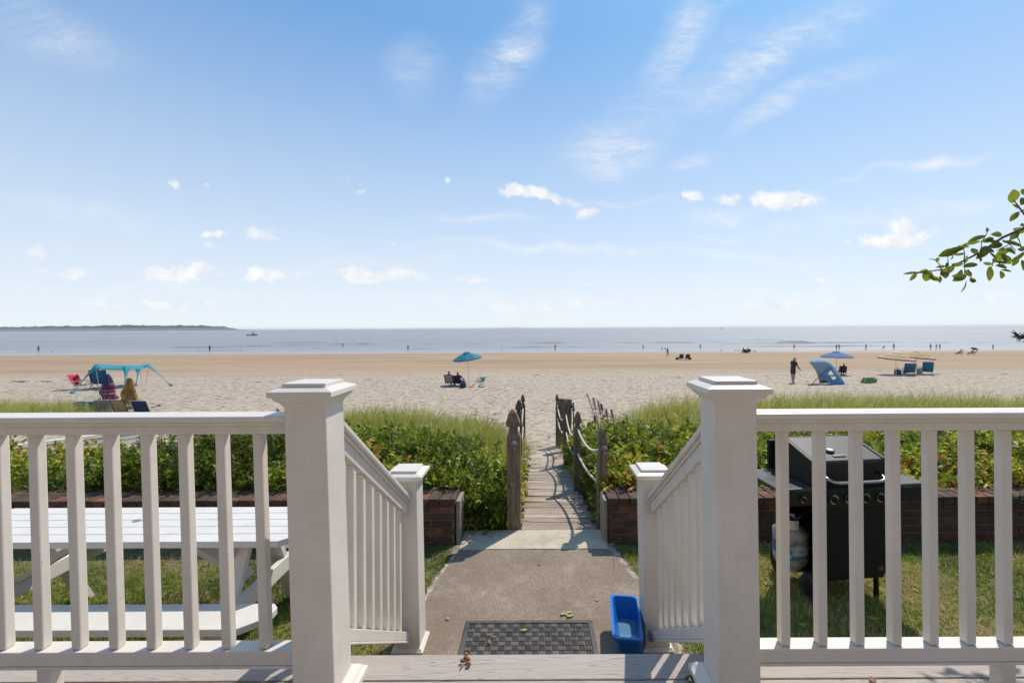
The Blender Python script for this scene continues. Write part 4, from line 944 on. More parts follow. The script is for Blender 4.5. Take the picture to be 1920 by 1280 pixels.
bs = [(1708, 512, 24, 5, .2), (1712, 519, 17, 55, .45), (1738, 517, 20, 80, .9), (1730, 508, 20, 15, .4), (1752, 522, 18, -30, .5), (1762, 524, 15, 70, .4), (1776, 507, 26, 40, .5), (1770, 514, 18, 85, .75), (1764, 500, 16, 5, .35), (1757, 487, 9, 80, .8), (1775, 497, 14, 50, .4),
      (1778, 475, 38, 18, .42), (1790, 470, 30, 20, .4), (1806, 462, 18, -5, .35), (1798, 476, 20, 5, .3), (1784, 481, 14, 60, .6), (1795, 495, 18, 0, .5), (1819, 498, 26, 10, .4), (1811, 486, 14, 100, .5), (1798, 512, 28, 25, .45), (1792, 515, 22, 15, .45), (1799, 521, 22, 30, .6), (1815, 512, 18, -40, .5), (1823, 525, 16, -30, .5), (1824, 526, 18, -5, .4), (1806, 536, 26, 65, .4),
      (1832, 448, 30, 22, .35), (1822, 455, 26, 10, .25), (1850, 450, 26, 10, .4), (1868, 440, 24, 0, .45), (1850, 431, 9, 90, .8), (1854, 449, 22, 12, .4), (1868, 457, 26, -10, .55), (1826, 471, 13, 90, .9), (1836, 486, 12, 90, .9), (1850, 470, 32, 0, .55), (1872, 478, 30, 80, .7), (1868, 461, 20, 20, .6), (1886, 486, 24, -45, .5), (1878, 493, 16, -10, .5), (1855, 513, 27, 85, .4), (1876, 515, 16, 80, .95), (1877, 500, 25, -10, .35), (1887, 508, 15, -15, .45), (1852, 494, 14, -20, .5),
      (1892, 446, 15, 85, .75), (1902, 443, 18, 50, .55), (1910, 432, 20, -20, .6), (1898, 458, 30, -25, .4), (1908, 480, 28, 40, .45), (1903, 490, 20, 60, .5), (1917, 497, 22, 75, .5), (1915, 466, 20, 10, .5), (1899, 368, 25, 100, .72), (1917, 378, 20, 50, .65), (1903, 387, 13, -60, .35), (1902, 406, 20, 60, .5), (1918, 360, 12, 90, .8), (1919, 392, 14, 50, .6), (1916, 422, 14, 15, .5), (1884, 470, 22, 30, .5), (1861, 480, 18, -60, .4), (1842, 478, 22, 40, .5), (1895, 472, 24, -15, .45)]
for q in bs: leafq(q[0], q[1], q[2]*k*1.02, q[3], q[4]*.95, random.uniform(-.8, .8), DB+random.uniform(-.05, .05))
for a_, b_ in (((1808, 490), (1806, 462)), ((1808, 490), (1808, 515)), ((1815, 505), (1822, 525)), ((1776, 508), (1777, 480)), ((1838, 472), (1840, 455)), ((1840, 455), (1852, 433)), ((1862, 485), (1858, 505)), ((1862, 485), (1880, 502)), ((1765, 505), (1755, 488)), ((1755, 488), (1742, 486)), ((1880, 450), (1905, 470)), ((1905, 440), (1915, 465)), ((1740, 508), (1716, 514)), ((1850, 462), (1830, 486)), ((1890, 460), (1868, 470))):
    m.tube([bp(*a_), (bp(*a_)+bp(*b_))/2+Vector((.004, 0, .003)), bp(*b_)], [.003, .0022, .0016], 5)
# crown out of frame
limbs = [((TX-.1, TY, 1.8), (3.9, 2.1, 2.5)), ((TX-.1, TY, 2.0), (4.9, 3.1, 2.8)), ((TX-.15, TY, 2.3), (4.2, 3.0, 3.5)), ((TX, TY, 1.4), (5.1, 2.2, 2.2)), ((TX-.15, TY, 2.5), (4.5, 2.2, 3.4))]
for a_, b_ in limbs: m.tube([a_, Vector(a_).lerp(Vector(b_), .5)+Vector((0, 0, .08)), b_], [.035, .022, .008], 6)
m.build('trunk', BARK, tr, smooth=True)
lo = lf.build('branch_foliage', TREE_LEAF, tr, smooth=True)
C = []
for a_, b_ in limbs:
    for _ in range(90): C.append(np.array(Vector(a_).lerp(Vector(b_), rng.uniform(.4, 1.05)))+rng.normal(0, .22, 3))
C = np.array(C); C = C[(C[:, 0]/C[:, 1] > 1.25)]; V, F, tt = sprigs(C, 8, np.full(len(C), .045)); o_ = npmesh('crown', V-np.array([TX, TY, g0]), F, tt, TREE_LEAF, tr)
# conifer tip
cx, cy = 3.9, 3.1
cf = thing('juniper_shrub', 'dark green juniper whose twig tips show at the right edge over the sea', 'shrub', (cx, cy, g0))
m = MB(); m.tube([(cx, cy, g0), (cx, cy, .4), (cx-.03, cy, 1.35)], [.05, .035, .012], 8); nd = MB()
for i in range(34):
    z0 = -.3+i*.048; a = i*2.4; L_ = .42*(1-.4*i/34); b = Vector((cx, cy, z0)); e = b+Vector((math.cos(a)*L_, math.sin(a)*L_, .16)); m.tube([b, b.lerp(e, .5), e], [.012, .007, .003], 5)
    for k_ in range(70):
        p = b.lerp(e, .2+.8*k_/70); d_ = Vector((random.gauss(0, 1), random.gauss(0, 1), random.gauss(.5, .6))).normalized()*.055; nd.tube([p, p+d_], [.006, .002], 4)
e = at(1905, 628, 3.05); b = Vector((cx-.05, cy, 1.0)); m.tube([b, b.lerp(e, .5)+Vector((0, 0, .03)), e], [.012, .007, .002], 5)
for k_ in range(70):
    p = b.lerp(e, .55+.45*k_/70); d_ = Vector((random.gauss(-.7, .5), random.gauss(0, .6), random.gauss(.1, .8))).normalized()*.04; nd.tube([p, p+d_], [.005, .0015], 4)
m.build('stem', BARK, cf); nd.build('needles', simple('juniper_green', (.035, .06, .025), .7, .3), cf)

# ================================================================ PEOPLE
DGUP = []
def bone_person(name, label, loc, height, pose='stand', face=0, mats=None, detail=False, group=None, cat='person', k=None, raise_z=0.0, bulk=1.0):
    """mats: dict shirt, shorts, skin, hair. local frame: +Y forward"""
    k = k or {}
    mats = mats or {}; skin = mats.get('skin', SKIN_D); shirt = mats.get('shirt', C_BLACK); shorts = mats.get('shorts', C_NAVY); hair = mats.get('hair', HAIR)
    V = []; Rr = []; E = []; TG = []
    def jt(p, r, par, tagn):
        V.append(Vector(p)); Rr.append(r); 
        if par is not None: E.append((par, len(V)-1)); TG.append(tagn)
        return len(V)-1
    def rotx(v, a):   # pitch forward by a
        c, s_ = math.cos(a), math.sin(a); return Vector((v[0], v[1]*c+v[2]*s_, -v[1]*s_+v[2]*c))
    lean = R(k.get('lean', {'stand': 3, 'walk': 6, 'sit': -22, 'bend': 75, 'lie': -55}.get(pose, 0)))
    hd = R(k.get('head', {'stand': 5, 'bend': 30}.get(pose, 0)))
    pel = Vector((0, 0, .52))
    def up(v): return pel+rotx(Vector(v)-pel, lean)
    p0 = jt(pel, .072, None, ''); p1 = jt(up((0, 0, .60)), .066, p0, 'shirt'); p2 = jt(up((0, .005, .70)), .078, p1, 'shirt'); p3 = jt(up((0, 0, .79)), .070, p2, 'shirt'); 
    nk = up((0, 0, .845)); p4 = jt(nk, .03, p3, 'skin')
    def hdv(v): return nk+rotx(Vector(v)-Vector((0, 0, .845)), lean+hd) if pose != 'bend' else nk+rotx(Vector(v)-Vector((0, 0, .845)), lean)
    p5 = jt(hdv((0, .008, .885)), .040, p4, 'skin'); p6 = jt(hdv((0, .006, .925)), .048, p5, 'head'); p7 = jt(hdv((0, 0, .962)), .036, p6, 'hair')
    if detail: jt(hdv((0, .068, .905)), .008, p6, 'skin')
    legs = k.get('legs', {'stand': ((2, 2), (-2, 3)), 'walk': ((24, 6), (-18, 28)), 'sit': ((82, 65), (88, 50)), 'bend': ((8, 10), (-2, 6)), 'lie': ((75, 55), (80, 40))}[pose])
    arms = k.get('arms', {'stand': ((6, 14), (-3, 16)), 'walk': ((-22, 18), (24, 26)), 'sit': ((35, 45), (30, 55)), 'bend': ((-50, 10), (-60, 15)), 'lie': ((20, 60), (25, 60))}[pose])
    for sx, (ha, ka) in zip((-1, 1), legs):
        ha, ka = R(ha), R(ka); hp = Vector((sx*.05, 0, .50)); h = jt(hp, .060, p0, 'shorts')
        d1 = Vector((sx*.02, math.sin(ha), -math.cos(ha))); kn = hp+d1*.235; mid = jt(hp+d1*.13, .050, h, 'shorts'); kk = jt(kn, .036, mid, 'skin')
        d2 = Vector((0, math.sin(ha-ka), -math.cos(ha-ka))); cf_ = jt(kn+d2*.09, .034, kk, 'skin'); an = jt(kn+d2*.225, .021, cf_, 'skin')
        fa = ha-ka; df = Vector((sx*.01, math.cos(fa*.5), -.28+math.sin(max(0, fa))*1.0)); jt(kn+d2*.225+df.normalized()*.075+Vector((0, 0, -.008)), .018, an, 'shoe')
    for sx, (sa, ea) in zip((-1, 1), arms):
        sa, ea = R(sa), R(ea); sh = up((sx*.098, 0, .795)); s_ = jt(sh, .038, p3, 'shirt'); a0 = lean*(.4 if pose != 'bend' else 0)+sa
        d1 = Vector((sx*.16, math.sin(a0), -math.cos(a0))).normalized(); um = jt(sh+d1*.085, .030, s_, 'shirt'); el = jt(sh+d1*.175, .024, um, 'skin')
        d2 = Vector((sx*-.02, math.sin(a0+ea), -math.cos(a0+ea))).normalized(); wr = sh+d1*.175+d2*.145; w = jt(wr, .015, el, 'skin'); pm = jt(wr+d2*.035, .016, w, 'skin')
        if detail:
            for fi in range(4):
                b0 = wr+d2*.05+Vector((0, (fi-1.5)*.009, 0)); f1 = jt(b0, .0052, pm, 'skin'); jt(b0+d2*(.034-.005*abs(fi-1.2))+Vector((-sx*.008, 0, 0)), .0042, f1, 'skin')
            jt(wr+d2*.03+Vector((-sx*.012, .022, -.006)), .0052, pm, 'skin')
        else: jt(wr+d2*.07, .010, pm, 'skin')
    zmin = min(v.z-r for v, r in zip(V, Rr)) if pose in ('stand', 'walk', 'bend') else min(V[0].z-Rr[0], 9)
    me = bpy.data.meshes.new('sk'); Hs = height*S
    me.from_pydata([((v.x)*Hs, v.y*Hs, (v.z-zmin)*Hs) for v in V], E, []); ob = bpy.data.objects.new('sk', me); COL.objects.link(ob)
    md = ob.modifiers.new('s', 'SKIN'); 
    if not me.skin_vertices: me.skin_vertices.new() if hasattr(me.skin_vertices, 'new') else None
    sv = me.skin_vertices[0].data
    for i, r in enumerate(Rr): r *= bulk if i not in (5, 6, 7) else 1; sv[i].radius = (r*Hs, r*Hs*(.78 if i in (1, 2, 3) else 1)); sv[i].use_root = (i == 0)
    md.use_smooth_shade = True; md.branch_smoothing = .4; ss = ob.modifiers.new('ss', 'SUBSURF'); ss.levels = 1 if not detail else 2; ss.render_levels = ss.levels
    dg = bpy.context.evaluated_depsgraph_get(); dg.update(); me2 = bpy.data.meshes.new_from_object(ob.evaluated_get(dg)); bpy.data.objects.remove(ob); bpy.data.meshes.remove(me)
    ml = [skin, shirt, shorts, hair, mats.get('shoe', skin)]; me2.materials.clear()
    for q in ml: me2.materials.append(q)
    ix = {'skin': 0, 'head': 0, 'shirt': 1, 'shorts': 2, 'hair': 3, 'shoe': 4}
    segs = [((V[a]-Vector((0, 0, zmin)))*Hs, (V[b]-Vector((0, 0, zmin)))*Hs, TG[i], max(Rr[a], Rr[b])) for i, (a, b) in enumerate(E)]
    hc_ = (V[6]-Vector((0, 0, zmin)))*Hs; fdir = hdv((0, .1, .925))-hdv((0, 0, .925)); pelz = (pel.z-zmin)*Hs
    for p in me2.polygons:
        c = p.center; bd = 1e9; bt_ = 'skin'
        for a, b, tg, rr_ in segs:
            ab = b-a; t_ = max(0, min(1, (c-a).dot(ab)/max(ab.length_squared, 1e-9))); d = (c-(a+ab*t_)).length-rr_*Hs*.8
            if d < bd: bd = d; bt_ = tg
        if bt_ in ('head', 'hair'):
            rel = c-hc_; bt_ = 'hair' if (rel.dot(fdir.normalized()) < .012*Hs or rel.z > .022*Hs) else 'skin'
        elif bt_ == 'shirt' and pose != 'bend' and c.z < pelz+.02*Hs and (c-V[0]*Hs).length < .2*Hs and abs(c.x) < .09*Hs: bt_ = 'shorts'
        p.material_index = ix[bt_]; p.use_smooth = True
    o = bpy.data.objects.new(name, me2); COL.objects.link(o); o.location = (Vector(loc)+Vector((0, 0, raise_z)))*S; o.rotation_euler = (0, 0, face); LOC[o.name] = tuple(loc)
    return tag(o, label, cat, group)

def mt(**k): return k
# main standing man
g = gp(1487, 718); H0 = 1.72*M1
man = bone_person('person', 'man in grey cap, black shirt and shorts looking down beside the blue beach shelter', g, 50/FP*g.y, 'stand', R(-78), mt(skin=SKIN, shirt=C_BLACK, shorts=C_BLACK, hair=GREYH, shoe=C_BLACK), True, k=dict(lean=6, head=32, legs=((6, 2), (-6, 2)), arms=((10, 30), (16, 24))), bulk=1.4)
hs = 50/FP*g.y
m = MB(); m.lathe(0, 0, [(hs*.915, hs*.053), (hs*.935, hs*.052), (hs*.96, hs*.042), (hs*.972, hs*.012)], 16); m.box(-hs*.035, hs*.035, hs*.03, hs*.09, hs*.912, hs*.918); m.v = [(x, y+hs*.075, z-hs*.012) for x, y, z in m.v]
m.xf(Matrix.Translation((0, hs*.07, hs*.9)) @ Matrix.Rotation(-R(20), 4, 'X') @ Matrix.Translation((0, -hs*.07, -hs*.9)))
cp_ = m.build('cap', GREYH, man, local=True, smooth=True)
m = MB(); m.tube([(.0, 0, 0), (0, .30, -.38)], [.008, .005], 6); st = m.build('walking_stick', C_BLACK); st.location = (g+Vector((.22, -.02, hs*.47)))*S; st.rotation_euler = (0, 0, R(-78)); tag(st, 'thin dark stick held forward by the man in the cap', 'stick')

def hgt(px_h, loc): return px_h/FP*loc[1]
shore = [  # px, foot y, px height, pose, facing deg, mats, label
 (72, 660, 13, 'stand', 90, mt(shirt=SKIN_D, shorts=C_NAVY), 'lone bather in dark shorts, leftmost person at the water edge'),
 (393, 659.5, 13, 'stand', 0, mt(shirt=C_BLACK, shorts=C_BLACK), 'lone dark figure at the water edge above the left white railing post'),
 (643, 651, 8, 'stand', 0, mt(shirt=C_BLACK, shorts=C_BLACK), 'tiny dark figure standing in the surf between the posts, farther out'),
 (765, 657, 11, 'stand', 0, mt(shirt=C_NAVY, shorts=C_BLACK), 'dark figure at the water edge left of the teal umbrella'),
 (1041, 657, 12, 'stand', 30, mt(shirt=C_BLACK, shorts=C_GREY), 'lone figure at the water edge above the gap of the boardwalk posts'),
 (1206, 655, 11, 'walk', -90, mt(shirt=C_GREY, shorts=C_NAVY), 'grey shirted walker at the water edge left of the sitting pair'),
 (1252, 668, 18, 'walk', -100, mt(shirt=C_BLACK, shorts=C_BLACK), 'person in black striding across the wet sand left of two empty chairs'),
 (1313, 654, 10, 'stand', 10, mt(shirt=C_GREY, shorts=C_BLACK), 'slim figure standing in the glittering shallows'),
 (1489, 655, 10, 'stand', 0, mt(shirt=C_BLACK, shorts=C_NAVY), 'small dark bather in the shallows above the man in the cap'),
 (1568.5, 656, 12, 'walk', 60, mt(shirt=C_GREY, shorts=C_BLACK), 'left one of the pair walking close together in the shallows'),
 (1573.5, 656, 12, 'walk', 80, mt(shirt=C_NAVY, shorts=C_WHITE), 'right one of the pair walking close together in the shallows'),
 (1623.5, 656, 12, 'stand', 90, mt(shirt=SKIN_D, shorts=C_NAVY), 'bare chested bather in the shallows right of the walking pair'),
 (1656, 655, 10.5, 'bend', 90, mt(shirt=C_BLACK, shorts=C_BLACK), 'person bending down to the water above the left striped umbrella'),
 (1676, 655, 12, 'stand', 0, mt(shirt=C_GREY, shorts=C_BLACK), 'upright bather right of the bending person'),
 (1745, 655.5, 12, 'stand', 60, mt(shirt=C_GREY, shorts=C_NAVY), 'leftmost of three bathers above the right striped umbrella'),
 (1755.5, 655, 11, 'walk', 90, mt(shirt=C_GREY, shorts=C_GREY), 'middle of three bathers above the right striped umbrella'),
 (1762.5, 655, 11, 'stand', -90, mt(shirt=C_NAVY, shorts=C_BLACK), 'rightmost of three bathers above the right striped umbrella'),
 (1862, 655, 10, 'stand', 0, mt(shirt=C_PINK, shorts=C_PINK, skin=SKIN), 'bather in pink farthest right along the shore'),
]
for (px, py, ph, pose, fc, mm, l) in shore:
    g = gp(px, py, 20); bone_person('person', l, g, hgt(ph, g)*(1.0 if pose != 'bend' else 1.0), pose, R(-fc), mm)
for (px, py, ph, l, mm, fc) in ((1242, 656, 9.5, 'dark child crouching at the water edge, left of a pair', mt(shirt=C_BLACK, shorts=C_BLACK), 20), (1247.5, 655.5, 8.5, 'smaller dark child crouching at the water edge, right of a pair', mt(shirt=C_BLACK, shorts=C_BLACK), 0)):
    g = gp(px, py, 20); bone_person('person', l, g, hgt(ph, g), 'sit', R(fc), mm, k=dict(lean=25, legs=((110, 125), (105, 125))), raise_z=.03)

# ================================================================ BEACH FURNITURE
def beach_chair(label, loc, face, fabric, frame=ALU, recl=28, w=.52, group='low folding beach chairs', backh=.62, name='beach_chair', bscale=1.0, headrest=None):
    t = thing(name, label, 'beach chair', tuple(loc), group, face); q = M1*bscale; hw_ = w*q/2
    def P(x, y, z): return (x*q, y*q, z*q)
    sa = R(recl); by = -.22; bz = .20
    top_ = (by-math.sin(sa)*backh, bz+math.cos(sa)*backh)
    m = MB()
    for s_ in (-1, 1):
        x = s_*w/2; m.tube([P(x, by-.02, .19), P(x, top_[0], top_[1])], .011*q*1.2, 6); m.tube([P(x, .26, .24), P(x, -.24, .18)], .011*q*1.2, 6)
        m.tube([P(x, .30, .02), P(x, -.05, .40), P(x, -.30, .41)], .010*q*1.2, 6); m.tube([P(x, -.32, .02), P(x, .12, .42)], .010*q*1.2, 6); 
    for (y, z) in ((.30, .02), (-.32, .02), (top_[0], top_[1]), (.26, .24)): m.tube([P(-w/2, y, z), P(w/2, y, z)], .011*q*1.2, 6)
    m.build('frame', frame, t, local=True)
    def sheet(a, b, sag, nm, mat):
        rows = []
        for i in range(7):
            u = i/6; y = a[0]+(b[0]-a[0])*u; z = a[1]+(b[1]-a[1])*u; 
            row = []
            for j in range(5):
                v_ = (j/4-.5)*2; s_ = sag*(1-v_*v_)*math.sin(math.pi*min(1, .15+u*.8)); row.append(P(v_*w/2*.97, y-s_*.4, z-s_))
            rows.append(row)
        mm = MB(); mm.loft(rows, closed=False, cap=False); return mm.build(nm, mat, t, smooth=True, thick=.006, local=True)
    sheet((.25, .235), (by, .19), .04, 'seat', fabric); sheet((by, bz), top_, .03, 'backrest', fabric)
    if headrest: 
        m = MB(); m.box(-w*.36*q, w*.36*q, (top_[0]-.02)*q, (top_[0]+.03)*q, (top_[1]-.16)*q, (top_[1]-.04)*q); m.build('headrest', headrest, t, local=True, bevel=.01)
    for s_ in (-1, 1):
        m = MB(); m.beam(P(s_*w/2, .14, .425), P(s_*w/2, -.30, .425), .045*q, .018*q); m.build('armrest', frame, t, local=True, bevel=.004)
    return t
def umbrella(name, label, loc, height, rad, mats, bands, tilt=(0, 0), pitch=.32, vent=True, group=None, polemat=ALU, nseg=8):
    """bands: list of (r0, r1, matindex) fractions; loc on sand"""
    t = thing(name, label, 'beach umbrella', tuple(loc), group)
    L = Vector(loc); Mx = Matrix.Translation((0, 0, height*.62)) @ Matrix.Rotation(tilt[0], 4, 'X') @ Matrix.Rotation(tilt[1], 4, 'Y') @ Matrix.Translation((0, 0, -height*.62))
    m = MB(); m.tube([(0, 0, -.1), (0, 0, height*.62)], .016, 8); m.tube([(0, 0, height*.56), (0, 0, height*.66)], .024, 8); m.build('pole', polemat, t, local=True)
    m = MB(); m.tube([(0, 0, height*.62), (0, 0, height+.04)], .013, 8); m.xf(Mx); m.build('upper_pole', polemat, t, local=True)
    c = MB(); zt_ = height
    def ringp(r, dz=0):
        o = []
        for k_ in range(nseg*4):
            a = 2*math.pi*k_/(nseg*4); f = abs(((k_ % 4)-2)/2); rr_ = r*(1-.045*(1-f)**1.0) ; o.append((rr_*math.cos(a), rr_*math.sin(a), zt_-pitch*rad*((r/rad)**1.35)-dz-.02*r*(1-f)))
        return o
    rs = sorted(set([b for bb in bands for b in bb[:2]])); fr = rs
    for r0, r1, mi in bands:
        steps = max(1, int((r1-r0)/.12)); 
        rr_ = [r0+(r1-r0)*i/steps for i in range(steps+1)]
        c.loft([ringp(max(r, .004)*rad) for r in rr_], mi=mi, cap=False)
    c.loft([ringp(rad), [(x*1.002, y*1.002, z-.055) for x, y, z in ringp(rad)]], mi=bands[-1][2], cap=False)
    c.xf(Mx); co = c.build('canopy', mats, t, local=True, thick=.004)
    if vent:
        v_ = MB(); v_.loft([[(x, y, z+.035) for x, y, z in ringp(.27*rad)], [(x, y, z+.04) for x, y, z in ringp(.01)]], mi=0, cap=False); v_.xf(Mx); v_.build('vent', mats[0] if isinstance(mats, list) else mats, co, local=True, thick=.003)
    rb = MB()
    for k_ in range(nseg):
        a = 2*math.pi*k_/nseg; rb.tube([(0, 0, zt_-.01)]+[(rad*q*math.cos(a), rad*q*math.sin(a), zt_-pitch*rad*(q**1.35)-.012) for q in (.35, .7, .99)], .005, 4)
        rb.tube([(0, 0, zt_-.42*rad), (rad*.5*math.cos(a), rad*.5*math.sin(a), zt_-pitch*rad*(.5**1.35)-.015)], .004, 4)
    rb.xf(Mx); rb.build('ribs', polemat, t, local=True)
    return t
# teal umbrella and its sunbathers
g = gp(878, 722)
umbrella('beach_umbrella', 'teal beach umbrella shading two sunbathers in the middle of the beach', g, 62/FP*g.y, 27.2/FP*g.y, [C_TEALD], [(0, 1, 0)], tilt=(R(4), R(-7)), pitch=.42)
g1 = gp(845, 723); g2 = gp(861, 725)
beach_chair('grey backed beach chair with a person, left under the teal umbrella', g1, R(-8), C_GREY, RUST, 30); bone_person('person', 'sunbather in the grey chair, left one under the teal umbrella', g1+Vector((0, -.13, 0)), 1.62*M1, 'sit', R(-8), mt(shirt=C_RED, shorts=C_NAVY), True, raise_z=.17, k=dict(lean=-27, head=20, arms=((30, 60), (30, 60))))
beach_chair('navy beach chair with a person leaning right under the teal umbrella', g2+Vector((0, .3, 0)), R(-22), C_NAVY, RUST, 32); bone_person('person', 'sunbather in the navy chair, right one under the teal umbrella', g2+Vector((.02, .17, 0)), 1.62*M1, 'sit', R(-22), mt(shirt=C_BLACK, shorts=C_BLUE), True, raise_z=.17, k=dict(lean=-30, head=10, arms=((30, 60), (60, 20))))
def bag(label, loc, w, d, h, mat, name='beach_bag'):
    t = thing(name, label, 'bag', tuple(loc)); m = MB(); m.loft([rr(loc[0]-w/2*s_, loc[0]+w/2*s_, loc[1]-d/2*s_, loc[1]+d/2*s_, loc[2]+h*z, .3*min(w, d)) for z, s_ in ((0, .86), (.1, 1), (.7, 1.02), (1, .9))]); m.build('bag_body', mat, t, smooth=False, bevel=.01)
    for s_ in (-1, 1): m = MB(); m.tube([(loc[0]-w*.25, loc[1]+s_*d*.3, loc[2]+h*.9), (loc[0]-w*.15, loc[1]+s_*d*.3, loc[2]+h*1.35), (loc[0]+w*.15, loc[1]+s_*d*.3, loc[2]+h*1.35), (loc[0]+w*.25, loc[1]+s_*d*.3, loc[2]+h*.9)], .012, 5); m.build('strap', mat, t)
    return t
bag('dark navy bag on the sand behind the right sunbather of the teal umbrella', gp(868, 727), .30, .2, .26, C_NAVY)
g = gp(899, 721); beach_chair('small mint green childs chair right of the teal umbrella', g, R(60), C_MINT, C_MINT, 20, .34, None, .34, 'child_chair')
g = gp(892, 724)
m = MB(); m.loft([[(g.x+x, g.y+y, g.z+.02+.05*math.sin(x*9+y*5)) for x in np.linspace(-.45, .5, 12)] for y in np.linspace(-.5, .5, 10)], closed=False, cap=False)
def mat_towel(name, stops, axis=(0, 6, 0), s_=1.0):
    mm, t, b = newmat(name); p = coords(t, 'Object'); sep = t.new('ShaderNodeSeparateXYZ'); t.link(p, sep.inputs[0]); v = t.math('FRACT', t.math('ADD', t.math('ADD', t.math('MULTIPLY', sep.outputs[0], axis[0]), t.math('MULTIPLY', sep.outputs[1], axis[1])), t.math('MULTIPLY', sep.outputs[2], axis[2])))
    t.link(t.ramp(v, stops, 'CONSTANT'), b.inputs['Base Color']); b.inputs['Roughness'].default_value = .9; return mm
tag(m.build('beach_towel', mat_towel('orange_striped_towel', [(0, (.45, .14, .05)), (.35, (.5, .46, .4)), (.6, (.05, .2, .2)), (.8, (.5, .46, .4))], (1.2, 0, 0)), smooth=True, thick=.01), 'orange and white striped towel spread on sand right of the teal umbrella', 'towel')

# slate blue umbrella, blue shelter
g = gp(1568.5, 703)
umbrella('beach_umbrella', 'slate blue beach umbrella standing behind the blue beach shelter', g, 44/FP*g.y, 27/FP*g.y, [C_PERI, C_LW], [(0, .93, 0), (.93, 1, 0)], pitch=.33, vent=True)
g = gp(1579, 702); beach_chair('dark beach chair with a person, right behind the blue beach shelter', g, R(-25), C_BLACK, RUST, 26); bone_person('person', 'person in pink top sitting behind the blue beach shelter', g+Vector((.05, -.08, 0)), 1.6*M1, 'sit', R(-25), mt(shirt=C_PINK, shorts=C_NAVY), True, raise_z=.17)
sc0 = gp(1555, 720); Ysh = sc0.y
shel = thing('beach_shelter', 'light blue beach shelter tilted on the sand with a mesh side window', 'beach shelter', (sc0.x, Ysh, sc0.z))
SH = cloth('shelter_blue', (.12, .30, .52), .25); SHI = cloth('shelter_lining', (.30, .40, .50), .3); MESHW = simple('mesh_window', (.27, .36, .45), .6, .15, 60)
def sp(x, y, dy=0): return at(1460+x/9.6, 640+y/9.6, Ysh+dy)
nr = 10
# dome: between near rim arc and far rim arc
near = [(580, 410), (660, 385), (760, 370), (860, 385), (945, 440), (1030, 530), (1100, 630), (1150, 710), (1190, 768)]
farr = [(525, 370), (610, 345), (720, 335), (840, 350), (930, 395), (1010, 475), (1085, 580), (1140, 680), (1180, 750)]
def arc(pts, dy, sh=0): return [sp(x+sh, y, dy) for x, y in pts]
m = MB(); rows = [arc(near, -.45), [a.lerp(b, .33)+Vector((.0, 0, .06)) for a, b in zip(arc(near, -.45), arc(farr, .75))], [a.lerp(b, .66)+Vector((0, 0, .06)) for a, b in zip(arc(near, -.45), arc(farr, .75))], arc(farr, .75)]
m.loft(rows, closed=False, cap=False); m.build('dome', SH, shel, smooth=True, thick=.006)
m = MB(); lowr = [(590, 415), (640, 480), (690, 540), (760, 600), (800, 585)]
m.loft([arc([(580, 410), (700, 378), (830, 378), (900, 410), (940, 438)], -.45), arc([(590, 418), (650, 500), (720, 600), (790, 620), (870, 520)], -.42)], closed=False, cap=False); m.build('front_panel', SHI, shel, smooth=False, thick=.005)
m = MB(); m.loft([arc([(735, 560), (800, 590), (820, 640), (900, 745)], -.2), arc([(655, 505), (690, 580), (715, 660), (735, 745)], .2)], closed=False, cap=False); m.build('inner_wall', simple('grey_shelter_lining', (.30, .36, .43), .8, transl=.2), shel, thick=.004)
m = MB(); m.loft([arc([(735, 705), (900, 712)], -.1), arc([(735, 748), (910, 748)], -.14)], closed=False, cap=False); m.build('ground_strip', C_TEALD, shel, thick=.01)
m = MB(); out_ = [(945, 440), (1190, 768), (960, 775), (745, 620)]; win = [(935, 515), (1035, 655), (985, 695), (885, 578)]
o_ = arc(out_, -.50); w2 = [p+Vector((0, -.01, 0)) for p in arc(win, -.50)]
m.add(o_+w2, [(0, 1, 5, 4), (1, 2, 6, 5), (2, 3, 7, 6), (3, 0, 4, 7)]); sf = m.build('side_flap', SH, shel, thick=.004)
m = MB(); m.add(w2, [(0, 1, 2, 3)]); m.build('side_window', MESHW, sf, thick=.003)
m = MB(); m.tube([sp(800, 585, -.52), sp(580, 780, -.9)], .014, 6); m.tube([sp(690, 650, -.4), sp(590, 780, -.9)], .006, 5); m.build('guy_pole', RUST, shel)
m = MB(); m.loft([arc([(925, 425), (945, 440), (990, 770)], -.52), arc([(945, 420), (965, 440), (1010, 772)], -.54)], closed=False, cap=False); 
# folded green chair + blue bag behind the dune grass
g = gp(1628, 718); t = thing('folded_chair', 'bright green folded beach chair lying flat behind the dune grass', 'beach chair', tuple(g)); m = MB(); m.loft([[(g.x-.28, g.y-.1, g.z), (g.x+.42, g.y-.1, g.z), (g.x+.42, g.y+.3, g.z), (g.x-.28, g.y+.3, g.z)], [(g.x-.15, g.y, g.z+.30), (g.x+.28, g.y, g.z+.32), (g.x+.28, g.y+.2, g.z+.32), (g.x-.15, g.y+.2, g.z+.30)]]); m.build('fabric', C_GREEN, t, bevel=.03); m = MB(); m.tube([(g.x-.3, g.y-.12, g.z+.02), (g.x-.15, g.y-.04, g.z+.33), (g.x+.3, g.y-.04, g.z+.35), (g.x+.44, g.y-.12, g.z+.02)], .012, 6); m.build('frame', ALU, t)
bag('small blue bag right of the folded green chair', gp(1638, 716), .34, .2, .2, C_BLUE)

